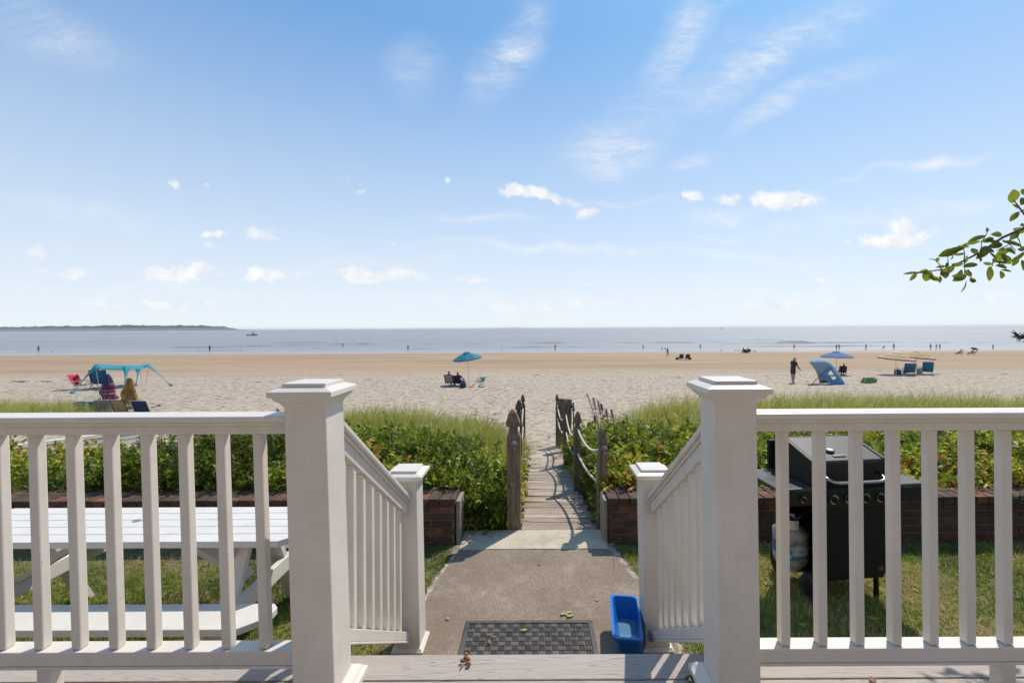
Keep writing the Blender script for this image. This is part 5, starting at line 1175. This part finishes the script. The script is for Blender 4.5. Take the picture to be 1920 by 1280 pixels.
# striped umbrellas and chairs
ST = [C_LW, C_YEL, C_ORG, C_TEALD]
bands = [(0, .12, 0), (.12, .26, 1), (.26, .32, 2), (.32, .40, 0), (.40, .74, 1), (.74, .80, 3), (.80, .90, 0), (.90, 1, 2)]
g = gp(1680, 703); umbrella('beach_umbrella', 'left one of two overlapping striped yellow and orange beach umbrellas', g, 43/FP*g.y, 29/FP*g.y, ST, bands, tilt=(R(2), R(5)), pitch=.44, group='striped beach umbrellas')
g = gp(1719, 701); umbrella('beach_umbrella', 'right one of two overlapping striped yellow and orange beach umbrellas', g, 43/FP*g.y, 27/FP*g.y, ST, bands, tilt=(R(2), R(5)), pitch=.44, group='striped beach umbrellas')
g = gp(1703, 703); cA = beach_chair('blue beach chair between the poles of the two striped umbrellas', g, R(-28), C_BLUE, ALU, 34, .55, headrest=C_BLUE, bscale=1.35, backh=.66)
g = gp(1737, 702); beach_chair('blue beach chair standing right of the striped umbrellas', g, R(-30), C_BLUE, ALU, 26, .52, headrest=C_BLUE, bscale=1.35, backh=.68)
g = gp(1713, 702); bone_person('person', 'dark haired person lounging beside the blue chair under the striped umbrellas', g+Vector((0, .2, 0)), 1.7*M1, 'sit', R(60), mt(shirt=C_TAN, shorts=C_BLACK), True, raise_z=.12)
bag('teal tote bag at the left striped umbrella pole', gp(1683, 702), .38, .3, .36, C_TEALD); bag('dark green bag between the two blue beach chairs', gp(1724, 700), .34, .28, .38, C_GREEN2)

# two empty chairs on wet sand, left of centre right
for px, l in ((1276, 'left one of two empty navy chairs on the wet sand'), (1288, 'right one of two empty navy chairs on the wet sand')):
    g = gp(px, 674); beach_chair(l, g, R(3), C_NAVY, RUST, 22, .62, 'pair of empty navy chairs', .66)
bag('dark cooler bag left of the two empty navy chairs', gp(1269.5, 674), .34, .3, .26, C_BLACK, 'cooler_bag'); bag('dark round bag right of the two empty navy chairs', gp(1293.5, 674), .32, .3, .28, C_BLACK)
# seated group near 1395
for px, sz, l in ((1394, 9, 'larger dark seated figure of the group with gear on the wet sand'), (1403, 8.5, 'smaller dark seated figure right in the group on the wet sand')):
    g = gp(px, 661.5, 20); beach_chair(('low dark chair under the ' + ('larger' if sz == 9 else 'smaller') + ' seated figure on the wet sand'), g, R(10), C_BLACK, RUST, 22, .6, 'chairs of the group on wet sand', .55); bone_person('person', l, g, 1.6*M1, 'sit', R(10), mt(shirt=C_BLACK, shorts=C_BLACK), raise_z=.17, k=dict(lean=2))
bag('dark bag between the two seated figures on the wet sand', gp(1399, 661.3, 20), .5, .4, .45, C_BLACK)
# seated people far right
for px, l, rc, fc in ((1799, 'dark low chair with a sitter left of the small navy umbrella', 22, 35), (1822, 'dark lounge chair under the small tilted navy umbrella', 45, 60)):
    g = gp(px, 664.5, 20); beach_chair(l, g, R(fc), C_GREY, RUST, rc, .6, 'dark chairs far down the beach', .62); bone_person('person', ('sitter in a low chair far down the beach on the right' if px < 1810 else 'person reclining under the small navy umbrella far right'), g, 1.65*M1, 'sit', R(fc), mt(shirt=C_GREY, shorts=C_GREEN2), raise_z=.17)
g = gp(1826, 664.5, 20); umbrella('beach_umbrella', 'small tilted navy umbrella over the reclining person far right', g, 9.5/FP*g.y+.3, 5.6/FP*g.y, [C_NAVY], [(0, 1, 0)], tilt=(R(0), R(22)), pitch=.35, vent=False, polemat=RUST)

# ---- teal canopy
gA, gB, gC = gp(136, 737), gp(232, 735), gp(321, 723.5)
A_ = at(178.5, 682.5, gA.y+1.2); B_ = at(238, 684.5, gB.y+1.2); C_ = at(279, 681.5, gC.y+1.0)
D_ = Vector((A_.x+C_.x-B_.x-.1, A_.y+C_.y-B_.y+1.4, (A_.z+C_.z)/2-.34)); gD = gp(254, 723); gD2 = Vector((gD.x, max(gD.y, D_.y+.2), 0)); gD2.z = float(T(gD2.x, gD2.y)); gD2 = gp(254.5, 722.5)
can = thing('beach_canopy', 'teal stretch fabric beach canopy with four pegged tails on the left of the beach', 'beach canopy', tuple((gA+gC)/2))
m = MB(); N = 16; corners = [A_, B_, C_, D_]; rows = []
for j in range(N+1):
    row = []
    for i in range(N+1):
        u, v_ = i/N, j/N; p = (A_*(1-u)+B_*u)*(1-v_)+(D_*(1-u)+C_*u)*v_
        inset = .10*(math.sin(math.pi*u)*(abs(v_-.5)*2)**2*(1 if v_ < .5 else -1)); cen = (A_+B_+C_+D_)/4
        edge = max(abs(u-.5), abs(v_-.5))*2; pull = .16*math.sin(math.pi*u)*(1 if abs(v_-.5) > .49 else (abs(v_-.5)*2)**4)+.16*math.sin(math.pi*v_)*(abs(u-.5)*2)**4
        p = p.lerp(cen, pull*.35); fr_ = lambda q: min(1, 7*q*(1-q)); p.z -= .08*math.sin(math.pi*u)*math.sin(math.pi*v_)+.27*max(fr_(u)*(1-v_)**5, fr_(v_)*u**5); row.append(p)
    rows.append(row)
m.loft(rows, closed=False, cap=False); m.build('roof_fabric', C_TEAL, can, smooth=True, thick=.006)
for cn, gd, nb in ((A_, gA, (B_, D_)), (B_, gB, (A_, C_)), (C_, gC, (B_, D_)), (D_, gD2, (A_, C_))):
    m = MB(); a1 = cn.lerp(nb[0], .17)+Vector((0, 0, -.16)); a2 = cn.lerp(nb[1], .17)+Vector((0, 0, -.16)); rows = []
    for k_ in range(9):
        t_ = k_/8; w = (1-t_)**2.6; l_ = gd.lerp(cn, 1-t_); p1 = l_.lerp(a1.lerp(gd, t_), min(1, w+.0)); p2 = l_.lerp(a2.lerp(gd, t_), min(1, w))
        side = Vector((1, 0, 0))*.035*(1 if True else 0)*(.6+.9*t_**6)
        rows.append([p1-side*(1-w), l_+Vector((0, 0, .01)), p2+side*(1-w)])
    m.loft(rows, closed=False, cap=False); m.build('tail', C_TEAL, can, smooth=True, thick=.005)
    m = MB(); gx_ = Vector((cn.x+(.12 if cn is A_ else (-.25 if cn is C_ else 0)), cn.y+.1, 0)); gx_.z = float(T(gx_.x, gx_.y)); m.tube([gx_, cn+Vector((0, 0, .03))], .013, 6); m.build('pole', ALU, can)
    m = MB(); sph(m, gd+Vector((0, 0, .05)), .10, 10); m.v = [(x, y, (z-gd.z)*.8+gd.z) for x, y, z in m.v]; m.build('sandbag', C_TEAL, can, smooth=True)
# chairs and towels near canopy
def towel_over(label, loc, w, top_, low, mat, depth=.10, flare=.1, name='beach_towel', top_w=.22):
    rows = []; n = 14
    for k_ in range(n+1):
        t_ = k_/n; z = top_+(low-top_)*t_; ww = w*(top_w+(1-top_w)*t_**.8)*(1+flare*t_); row = []
        for j in range(17):
            a = 2*math.pi*j/16; rr_ = ww/2*(1+.16*math.sin(5*a+k_*.25)*t_+.10*math.sin(2*a+k_*.9)+.07*random.uniform(-1, 1)); row.append((loc[0]+.05*math.sin(k_*.6)*t_+rr_*math.cos(a), loc[1]+rr_*math.sin(a)*.6, z+.03*math.sin(4*a)*t_))
        rows.append(row[:16])
    m = MB(); m.loft(rows, cap=False); return tag(m.build(name, mat, smooth=True, thick=.008), label, 'towel')
def closed_umb(label, loc, h, mat, rad=.11):
    t = thing('closed_umbrella', label, 'beach umbrella', tuple(loc), 'closed umbrellas near the beach chairs'); m = MB(); m.tube([(loc[0], loc[1], loc[2]-.1), (loc[0], loc[1], loc[2]+h)], .016, 8); m.build('pole', ALU, t)
    m = MB(); rows = []
    for (f, r) in ((.42, rad*1.15), (.5, rad*1.0), (.62, rad*1.0), (.75, rad*.8), (.9, rad*.4), (.98, .012)):
        rows.append([(loc[0]+r*(1+.22*math.cos(8*a))*math.cos(a), loc[1]+r*(1+.22*math.cos(8*a))*math.sin(a), loc[2]+h*f) for a in np.linspace(0, 2*math.pi, 33)[:-1]])
    m.loft(rows); m.build('furled_canopy', mat, t, smooth=True); return t
g = gp(203, 748, 9); hh = 49/FP*g.y
closed_umb('closed navy umbrella wrapped with a plaid towel, left of the brown towel', g, hh, C_NAVY, .15)
def mat_plaid():
    mm, t, b = newmat('plaid_towel'); p = coords(t); sep = t.new('ShaderNodeSeparateXYZ'); t.link(p, sep.inputs[0])
    v = t.math('FRACT', t.math('MULTIPLY', sep.outputs[2], 2.0)); c = t.ramp(v, [(0, (.20, .015, .07)), (.30, (.03, .03, .07)), (.38, (.45, .40, .38)), (.44, (.20, .015, .07)), (.62, (.02, .10, .12)), (.7, (.4, .1, .1)), (.8, (.10, .01, .05))], 'CONSTANT'); w = t.math('FRACT', t.math('MULTIPLY', sep.outputs[0], 5.0)); c = t.mix(t.ramp(w, [(0, 0.0), (.75, .5)], 'CONSTANT'), c, (.03, .02, .06)); t.link(c, b.inputs['Base Color']); b.inputs['Roughness'].default_value = .9; return mm
towel_over('maroon and navy plaid striped towel wrapped round the closed navy umbrella', g, .64, g.z+hh*.60, g.z+hh*.02, mat_plaid(), flare=.0, top_w=.7)
g = gp(243, 764, 9); hh = 57/FP*g.y
closed_umb('closed umbrella hidden under a hanging golden brown towel', g, hh, C_GOLD, .12)
def mat_gold():
    mm, t, b = newmat('golden_brown_towel'); p = coords(t); n = t.noise(t.mapping(p, (1, 1, .4)), 6, 4, .6); c = t.ramp(n, [(.35, (.10, .055, .015)), (.5, (.22, .12, .03)), (.66, (.42, .24, .04))]); t.link(c, b.inputs['Base Color']); b.inputs['Roughness'].default_value = .9; return mm
towel_over('golden brown patterned towel hanging over a closed umbrella', g, .62, g.z+hh*.97, g.z+hh*.14, mat_gold(), flare=.05)
g = gp(157, 729); beach_chair('red beach chair draped with a red towel by the left tail of the teal canopy', g, R(-70), C_RED, ALU, 30, .58, bscale=1.25); towel_over('crumpled bright red towel over the back of the red beach chair', g+Vector((-.36, 0, 0)), .42, g.z+.78, g.z+.42, C_RED)
g = gp(192, 726); beach_chair('tall blue beach chair under the teal canopy, behind the plaid towel', g, R(20), C_BLUE, RUST, 18, .6, bscale=1.4, backh=.66)
for (px, topy, fc, mat, fr, l, w) in ((134, 752, 40, C_GREEN2, ALU, 'sage green chair with pale frame, leftmost in the row above the railing', .50), (171, 751, 15, C_TEALD, ALU, 'teal chair, second from left in the row above the railing', .46), (190, 748, 8, C_GREY, ALU, 'grey patterned chair in the row, left of the tan chair', .6), (228, 747, -5, C_TAN, RUST, 'tan chair in the row, half behind the golden brown towel', .6), (268, 748, -4, C_NAVY, ALU, 'navy patterned chair, rightmost in the row above the railing', .64)):
    Yc = 13.2; p = at(px, topy, Yc); gz = float(T(p.x, Yc)); hgt_ = (p.z-gz)/M1; beach_chair(l, (p.x, Yc+.25, gz), R(fc), mat, fr, 24, w*.95, bscale=hgt_/.80)
g = gp(296, 765, 9); m = MB(); m.tube([(g.x-.25, g.y, g.z+.02), (g.x-.05, g.y, g.z+.08), (g.x+.05, g.y, g.z+.10)], .018, 6); m.box(g.x+.02, g.x+.12, g.y-.05, g.y+.05, g.z+.06, g.z+.15); tag(m.build('sand_scoop', C_TAN), 'small tan scoop on the sand right of the navy patterned chair', 'toy')
# white bags heap left
for i, (px, py, mt__, l) in enumerate(((150, 752, C_WHITE, 'white bag among the chairs on the left, left of the cream bag'), (163, 750, C_LW, 'cream bag beside the teal chair in the row above the railing'))):
    bag(l, Vector((at(px, py, 13.6).x, 13.9, float(T(at(px, py, 13.6).x, 13.9)))), .34, .25, .40, mt__)

# seaweed wrack
sw0 = None
for i, (px, py, w) in enumerate(((34, 716, 1.0), (84, 715.5, .7), (128, 712.5, .6), (765, 703, .35), (692, 711, .3), (908, 707.5, .5), (1006, 703, .45), (1063, 702.5, .4), (1268, 708, .6), (1438, 704, .3), (1470, 703, .3), (1648, 695, .5), (1755, 701.5, .5), (1885, 702, .5), (448, 711, .45), (480, 716, .5), (640, 703, .3))):
    g = gp(px, py)
    if sw0 is None:
        m = MB()
        for k_ in range(26):
            a = random.uniform(0, 6.28); x = random.gauss(0, .32); y = random.gauss(0, .10); m.tube([(x, y, .01), (x+.09*math.cos(a), y+.05*math.sin(a), .05), (x+.18*math.cos(a), y+.10*math.sin(a), .015)], [.02, .028, .01], 5)
        sw0 = m.build('seaweed_clump', WEED, smooth=True); tag(sw0, 'small dark clump of dried seaweed lying on the dry sand', 'seaweed', 'seaweed clumps on the sand'); o = sw0
    else: o = sw0.copy(); COL.objects.link(o)
    o.location = g*S; o.scale = (w, w, w*.9); o.rotation_euler = (0, 0, random.uniform(-.25, .25))
# seagulls
def gull(loc, face, label):
    t = thing('seagull', label, 'seagull', tuple(loc), 'gulls at the water edge', face); m = MB()
    m.loft([[(r*math.cos(a), y, z+r*.9*math.sin(a)) for a in np.linspace(0, 2*math.pi, 11)[:-1]] for y, z, r in ((-.24, .24, .01), (-.12, .23, .05), (0, .24, .085), (.11, .27, .07), (.15, .33, .04), (.17, .38, .043), (.21, .39, .03), (.25, .38, .012), (.29, .37, .004))]); m.build('body', simple('gull_feather', (.22, .22, .23), .8, .3), t, local=True, smooth=True)
    m = MB(); m.tube([(-.03, 0, .18), (-.03, 0, 0), (-.03, .05, .005)], .008, 5); m.tube([(.03, 0, .18), (.03, 0, 0), (.03, .05, .005)], .008, 5); m.build('legs', C_ORG, t, local=True); return t
gl0 = None
for px, py in ((97, 661), (375, 660), (451, 659.5), (489, 661.5), (1352, 659), (1379, 658.5), (1386, 658.8), (1413, 660), (1416, 661), (940, 657.5)):
    g = gp(px, py, 20); f_ = random.uniform(0, 6.28)
    if gl0 is None: gl0 = gull(g, f_, 'small grey gull standing at the water edge')
    else: dup(gl0, g, f_)
# boats
def boat(name, label, px, py, L_, D, kind=0):
    p = at(px, py, D); z0 = SEA; x0 = p.x; t = thing(name, label, 'boat', (x0, D, z0)); s_ = L_
    m = MB(); rows = []
    for u in np.linspace(-.5, .5, 11):
        w = .16*s_*(1-(max(0, u)*2)**2.2)*(1 if u > -.45 else .9)+.004; dk_ = .09*s_+.06*s_*max(0, u)**2*4; rows.append([(x0+u*s_, D-w, z0+dk_), (x0+u*s_*.96, D-w*.7, z0-.02), (x0+u*s_*.96, D+w*.7, z0-.02), (x0+u*s_, D+w, z0+dk_)])
    m.loft(rows); m.build('hull', simple('boat_hull_grey', (.12, .15, .15), .5), t, smooth=False)
    m = MB(); m.box(x0-.02*s_, x0+.20*s_, D-.08*s_, D+.08*s_, z0+.08*s_, z0+.24*s_); m.build('wheelhouse', simple('boat_cabin', (.3, .31, .31), .5), t, bevel=.02*s_*.2)
    m = MB(); m.tube([(x0+.08*s_, D, z0+.2*s_), (x0+.08*s_, D, z0+.50*s_)], .012*s_, 6); m.tube([(x0+.08*s_, D, z0+.42*s_), (x0-.18*s_, D, z0+.30*s_)], .008*s_, 5); m.tube([(x0-.42*s_, D, z0+.08*s_), (x0-.42*s_, D, z0+.2*s_)], .008*s_, 5); m.build('mast', RUST, t); return t
boat('fishing_boat', 'dark fishing boat on the sea just right of the headland', 473, 625, 20/FP*330, 330)
boat('small_boat', 'tiny boat near the horizon right of centre', 1352, 617, 7/FP*1100, 1100)
g = at(476, 629, 270); m = MB(); m.lathe(g.x, 270, [(SEA-.2, .25), (SEA+.15, .3), (SEA+.2, .1), (SEA+.6, .07), (SEA+2.1, .06), (SEA+2.2, .35), (SEA+2.4, .3), (SEA+2.5, .02)], 10); tag(m.build('marker_buoy', RUST), 'thin dark marker buoy floating below the fishing boat', 'buoy')

# ================================================================ SKY, SUN, CAMERA
AZ = R(38); EL = R(54)
w = bpy.data.worlds.new('World'); sc.world = w; w.use_nodes = True; t = NT(w.node_tree)
bg = t.n['Background']; sky = t.new('ShaderNodeTexSky'); sky.sky_type = 'NISHITA'; sky.sun_disc = False; sky.sun_elevation = EL; sky.sun_rotation = AZ
sky.air_density = 1.0; sky.dust_density = 1.2; sky.ozone_density = 2.5; sky.altitude = 0
dirv = t.new('ShaderNodeTexCoord').outputs['Generated']; sep = t.new('ShaderNodeSeparateXYZ'); t.link(dirv, sep.inputs[0])
yy = t.math('MAXIMUM', sep.outputs[1], 0.05); u = t.math('DIVIDE', sep.outputs[0], yy); v = t.math('DIVIDE', sep.outputs[2], yy)
cmb = t.new('ShaderNodeCombineXYZ'); t.link(u, cmb.inputs[0]); t.link(v, cmb.inputs[1]); uv = cmb.outputs[0]
def warp(uv, scale, amp, det=5):
    n = t.new('ShaderNodeTexNoise'); n.inputs['Scale'].default_value = scale; n.inputs['Detail'].default_value = det; t.link(uv, n.inputs['Vector'])
    s1 = t.new('ShaderNodeVectorMath', operation='SUBTRACT'); t.link(n.outputs['Color'], s1.inputs[0]); s1.inputs[1].default_value = (.5, .5, .5)
    s2 = t.new('ShaderNodeVectorMath', operation='SCALE'); t.link(s1.outputs[0], s2.inputs[0]); s2.inputs['Scale'].default_value = amp
    s3 = t.new('ShaderNodeVectorMath', operation='ADD'); t.link(uv, s3.inputs[0]); t.link(s2.outputs[0], s3.inputs[1]); return s3.outputs[0]
uvw = warp(uv, 14, .05); uvc = warp(uv, 4.5, .13, 5); uvs = warp(uv, 2.5, .10, 2)
def blob(src, px, py, rx, ry, ang, st, soft):
    a, b = ray(px, py); mp = t.mapping(src, (rx/FP, ry/FP, 1), (a, b, 0), (0, 0, R(ang)), 'TEXTURE')
    ln_ = t.new('ShaderNodeVectorMath', operation='LENGTH'); t.link(mp, ln_.inputs[0]); return t.math('MULTIPLY', t.maprange(ln_.outputs['Value'], soft, 1.0, 1, 0, True), st)
acc = None
for q in ((980, 360, 75, 14, -12, .9), (1040, 374, 55, 14, -8, .85), (1103, 398, 28, 11, 0, .85), (1470, 378, 88, 22, 0, 1.0), (1365, 376, 42, 14, 0, .75), (1298, 368, 32, 12, -10, .65), (1675, 448, 92, 17, 2, .95), (1692, 420, 38, 17, 0, .7), (1582, 452, 18, 8, 0, .6), (66, 465, 34, 16, 0, .7), (140, 468, 36, 11, 0, .4), (326, 345, 16, 9, -50, .6), (388, 345, 16, 9, 0, .65), (402, 438, 38, 9, 0, .7), (490, 440, 54, 16, 0, .6), (384, 456, 30, 8, 0, .55), (75, 510, 18, 10, 0, .7), (140, 512, 52, 12, 0, .6), (340, 510, 100, 16, 0, .8), (490, 515, 75, 15, 0, .8), (575, 518, 26, 11, 0, .8), (710, 516, 125, 15, 0, .85), (890, 528, 45, 9, 0, .7), (1000, 575, 200, 10, 0, .6), (300, 570, 220, 10, 0, .6), (1500, 572, 200, 10, 0, .6), (1860, 560, 70, 12, 0, .6), (675, 358, 15, 6, 0, .6), (838, 335, 9, 6, 0, .8), (650, 340, 20, 9, 10, .35), (1542, 519, 20, 9, 0, .6), (1598, 522, 22, 7, 0, .5), (1115, 532, 60, 9, 0, .4), (742, 453, 26, 6, 0, .4), (1280, 540, 60, 9, 0, .35), (508, 572, 36, 10, 0, .35)):
    b = blob(uvw, q[0], q[1], q[2]*1.45, q[3]*1.75, q[4], q[5], .1); acc = b if acc is None else t.math('MAXIMUM', acc, b)
cn = t.noise(uvw, 26, 8, .62); cum = t.maprange(t.math('ADD', acc, t.math('MULTIPLY', t.math('SUBTRACT', cn, .5), 2.3)), .24, .86, 0, 1, True); cum = t.math('MULTIPLY', cum, t.math('MINIMUM', t.math('MULTIPLY', acc, 1.6), 1.0))
ac2 = None
for q in ((960, 95, 120, 50, 60, .62), (905, 150, 70, 30, 70, .35), (1140, 280, 95, 52, 5, .72), (1300, 296, 62, 16, 15, .68), (1290, 60, 150, 42, 55, .6), (1420, 110, 190, 42, 32, .62), (1500, 60, 220, 50, 25, .40), (1450, 195, 95, 26, 25, .6), (1560, 160, 140, 30, 18, .3), (1760, 303, 100, 14, 14, .8), (1640, 325, 120, 10, 12, .35), (120, 65, 140, 55, -20, .35), (60, 40, 120, 60, -30, .22), (1350, 405, 85, 17, 5, .65), (1360, 445, 75, 8, 0, .45), (1760, 395, 180, 26, 8, .32), (900, 418, 110, 11, 0, .55), (1060, 468, 280, 9, -2, .6), (140, 392, 220, 22, -12, .30), (780, 120, 60, 60, 70, .28), (1420, 480, 260, 12, -3, .4), (1180, 385, 120, 10, 0, .3), (300, 545, 300, 20, 0, .35), (1000, 560, 420, 18, 0, .35), (1550, 540, 320, 22, 2, .35), (700, 490, 260, 14, 2, .3), (1250, 180, 260, 60, 35, .25), (1600, 420, 260, 24, 6, .3)):
    b = blob(uvc, q[0], q[1], q[2]*1.35, q[3]*1.45, q[4], q[5], .0); ac2 = b if ac2 is None else t.math('MAXIMUM', ac2, b)
stk = t.noise(t.mapping(uvs, (2.2, 9, 1), (0, 0, 0), (0, 0, R(-40))), 3.2, 10, .72); rip = t.noise(t.mapping(uvs, (9, 30, 1), (0, 0, 0), (0, 0, R(-12))), 4.0, 6, .7)
cir = t.math('MULTIPLY', ac2, t.maprange(t.math('ADD', t.math('MULTIPLY', stk, .7), t.math('MULTIPLY', rip, .3)), .36, .64, .10, 1.3))
el = sep.outputs[2]
hz = t.ramp(t.maprange(el, 0, .55), [(0, 1.0), (.08, .88), (.28, .68), (.50, .47), (.8, .21), (1, 0.07)])
SK = 0.09
nish = t.mix(1.0, sky.outputs[0], (.74, 1.30, 1.62), 'MULTIPLY')
hazec = (1.0/SK, 1.05/SK, 1.09/SK)
nish = t.mix(.55, nish, (.17/SK, .45/SK, .90/SK))
c = t.mix(t.math('MULTIPLY', hz, .92), nish, hazec)
wht = t.mix(t.maprange(t.noise(uvw, 22, 6, .6), .35, .62), (.86/SK, .89/SK, .95/SK), (1.08/SK, 1.07/SK, 1.06/SK)); c = t.mix(t.math('MULTIPLY', cir, .85, True), c, wht); c = t.mix(t.math('MULTIPLY', cum, .92, True), c, wht)
# below the horizon: neutral
t.link(c, bg.inputs['Color'])
hz_m = bpy.data.materials.new('sea_haze'); hz_m.use_nodes = True; ht = hz_m.node_tree; ht.nodes.remove(ht.nodes['Principled BSDF']); pv = ht.nodes.new('ShaderNodeVolumePrincipled')
pv.inputs['Color'].default_value = (.96, .98, 1, 1); pv.inputs['Density'].default_value = 1.3e-4; pv.inputs['Anisotropy'].default_value = .2; ht.links.new(pv.outputs[0], ht.nodes['Material Output'].inputs['Volume'])
hb_ = MB().box(-9600, 9600, -60, 7700, -11, 8).build('haze', hz_m); tag(hb_, kind='stuff'); bg.inputs['Strength'].default_value = SK

sun = bpy.data.lights.new('sun', 'SUN'); sun.energy = 4.7; sun.angle = R(.55); sun.color = (1, .915, .80); so = bpy.data.objects.new('sun', sun); COL.objects.link(so)
dv = Vector((math.sin(AZ)*math.cos(EL), math.cos(AZ)*math.cos(EL), math.sin(EL))); so.rotation_euler = dv.to_track_quat('Z', 'Y').to_euler(); so.location = (5, -3, 12)

cam = bpy.data.cameras.new('camera'); co = bpy.data.objects.new('camera', cam); COL.objects.link(co); sc.camera = co
cam.sensor_width = 36; cam.lens = FP/1920*36; cam.shift_x = (960-PX0)/1920; cam.shift_y = (PY0-640)/1920; cam.clip_start = .05; cam.clip_end = 30000
co.location = (0, 0, EYE*S)
co.matrix_world = Matrix.Translation((0, 0, EYE*S)) @ Matrix.Rotation(R(90), 4, 'X') @ Matrix.Rotation(-ROLL, 4, 'Z')
sc.view_settings.view_transform = 'Standard'; sc.view_settings.look = 'None'; sc.view_settings.exposure = -0.08; sc.view_settings.gamma = 1
sc.cycles.max_bounces = 4; sc.cycles.diffuse_bounces = 3; sc.cycles.glossy_bounces = 2; sc.cycles.transmission_bounces = 2; sc.cycles.transparent_max_bounces = 6
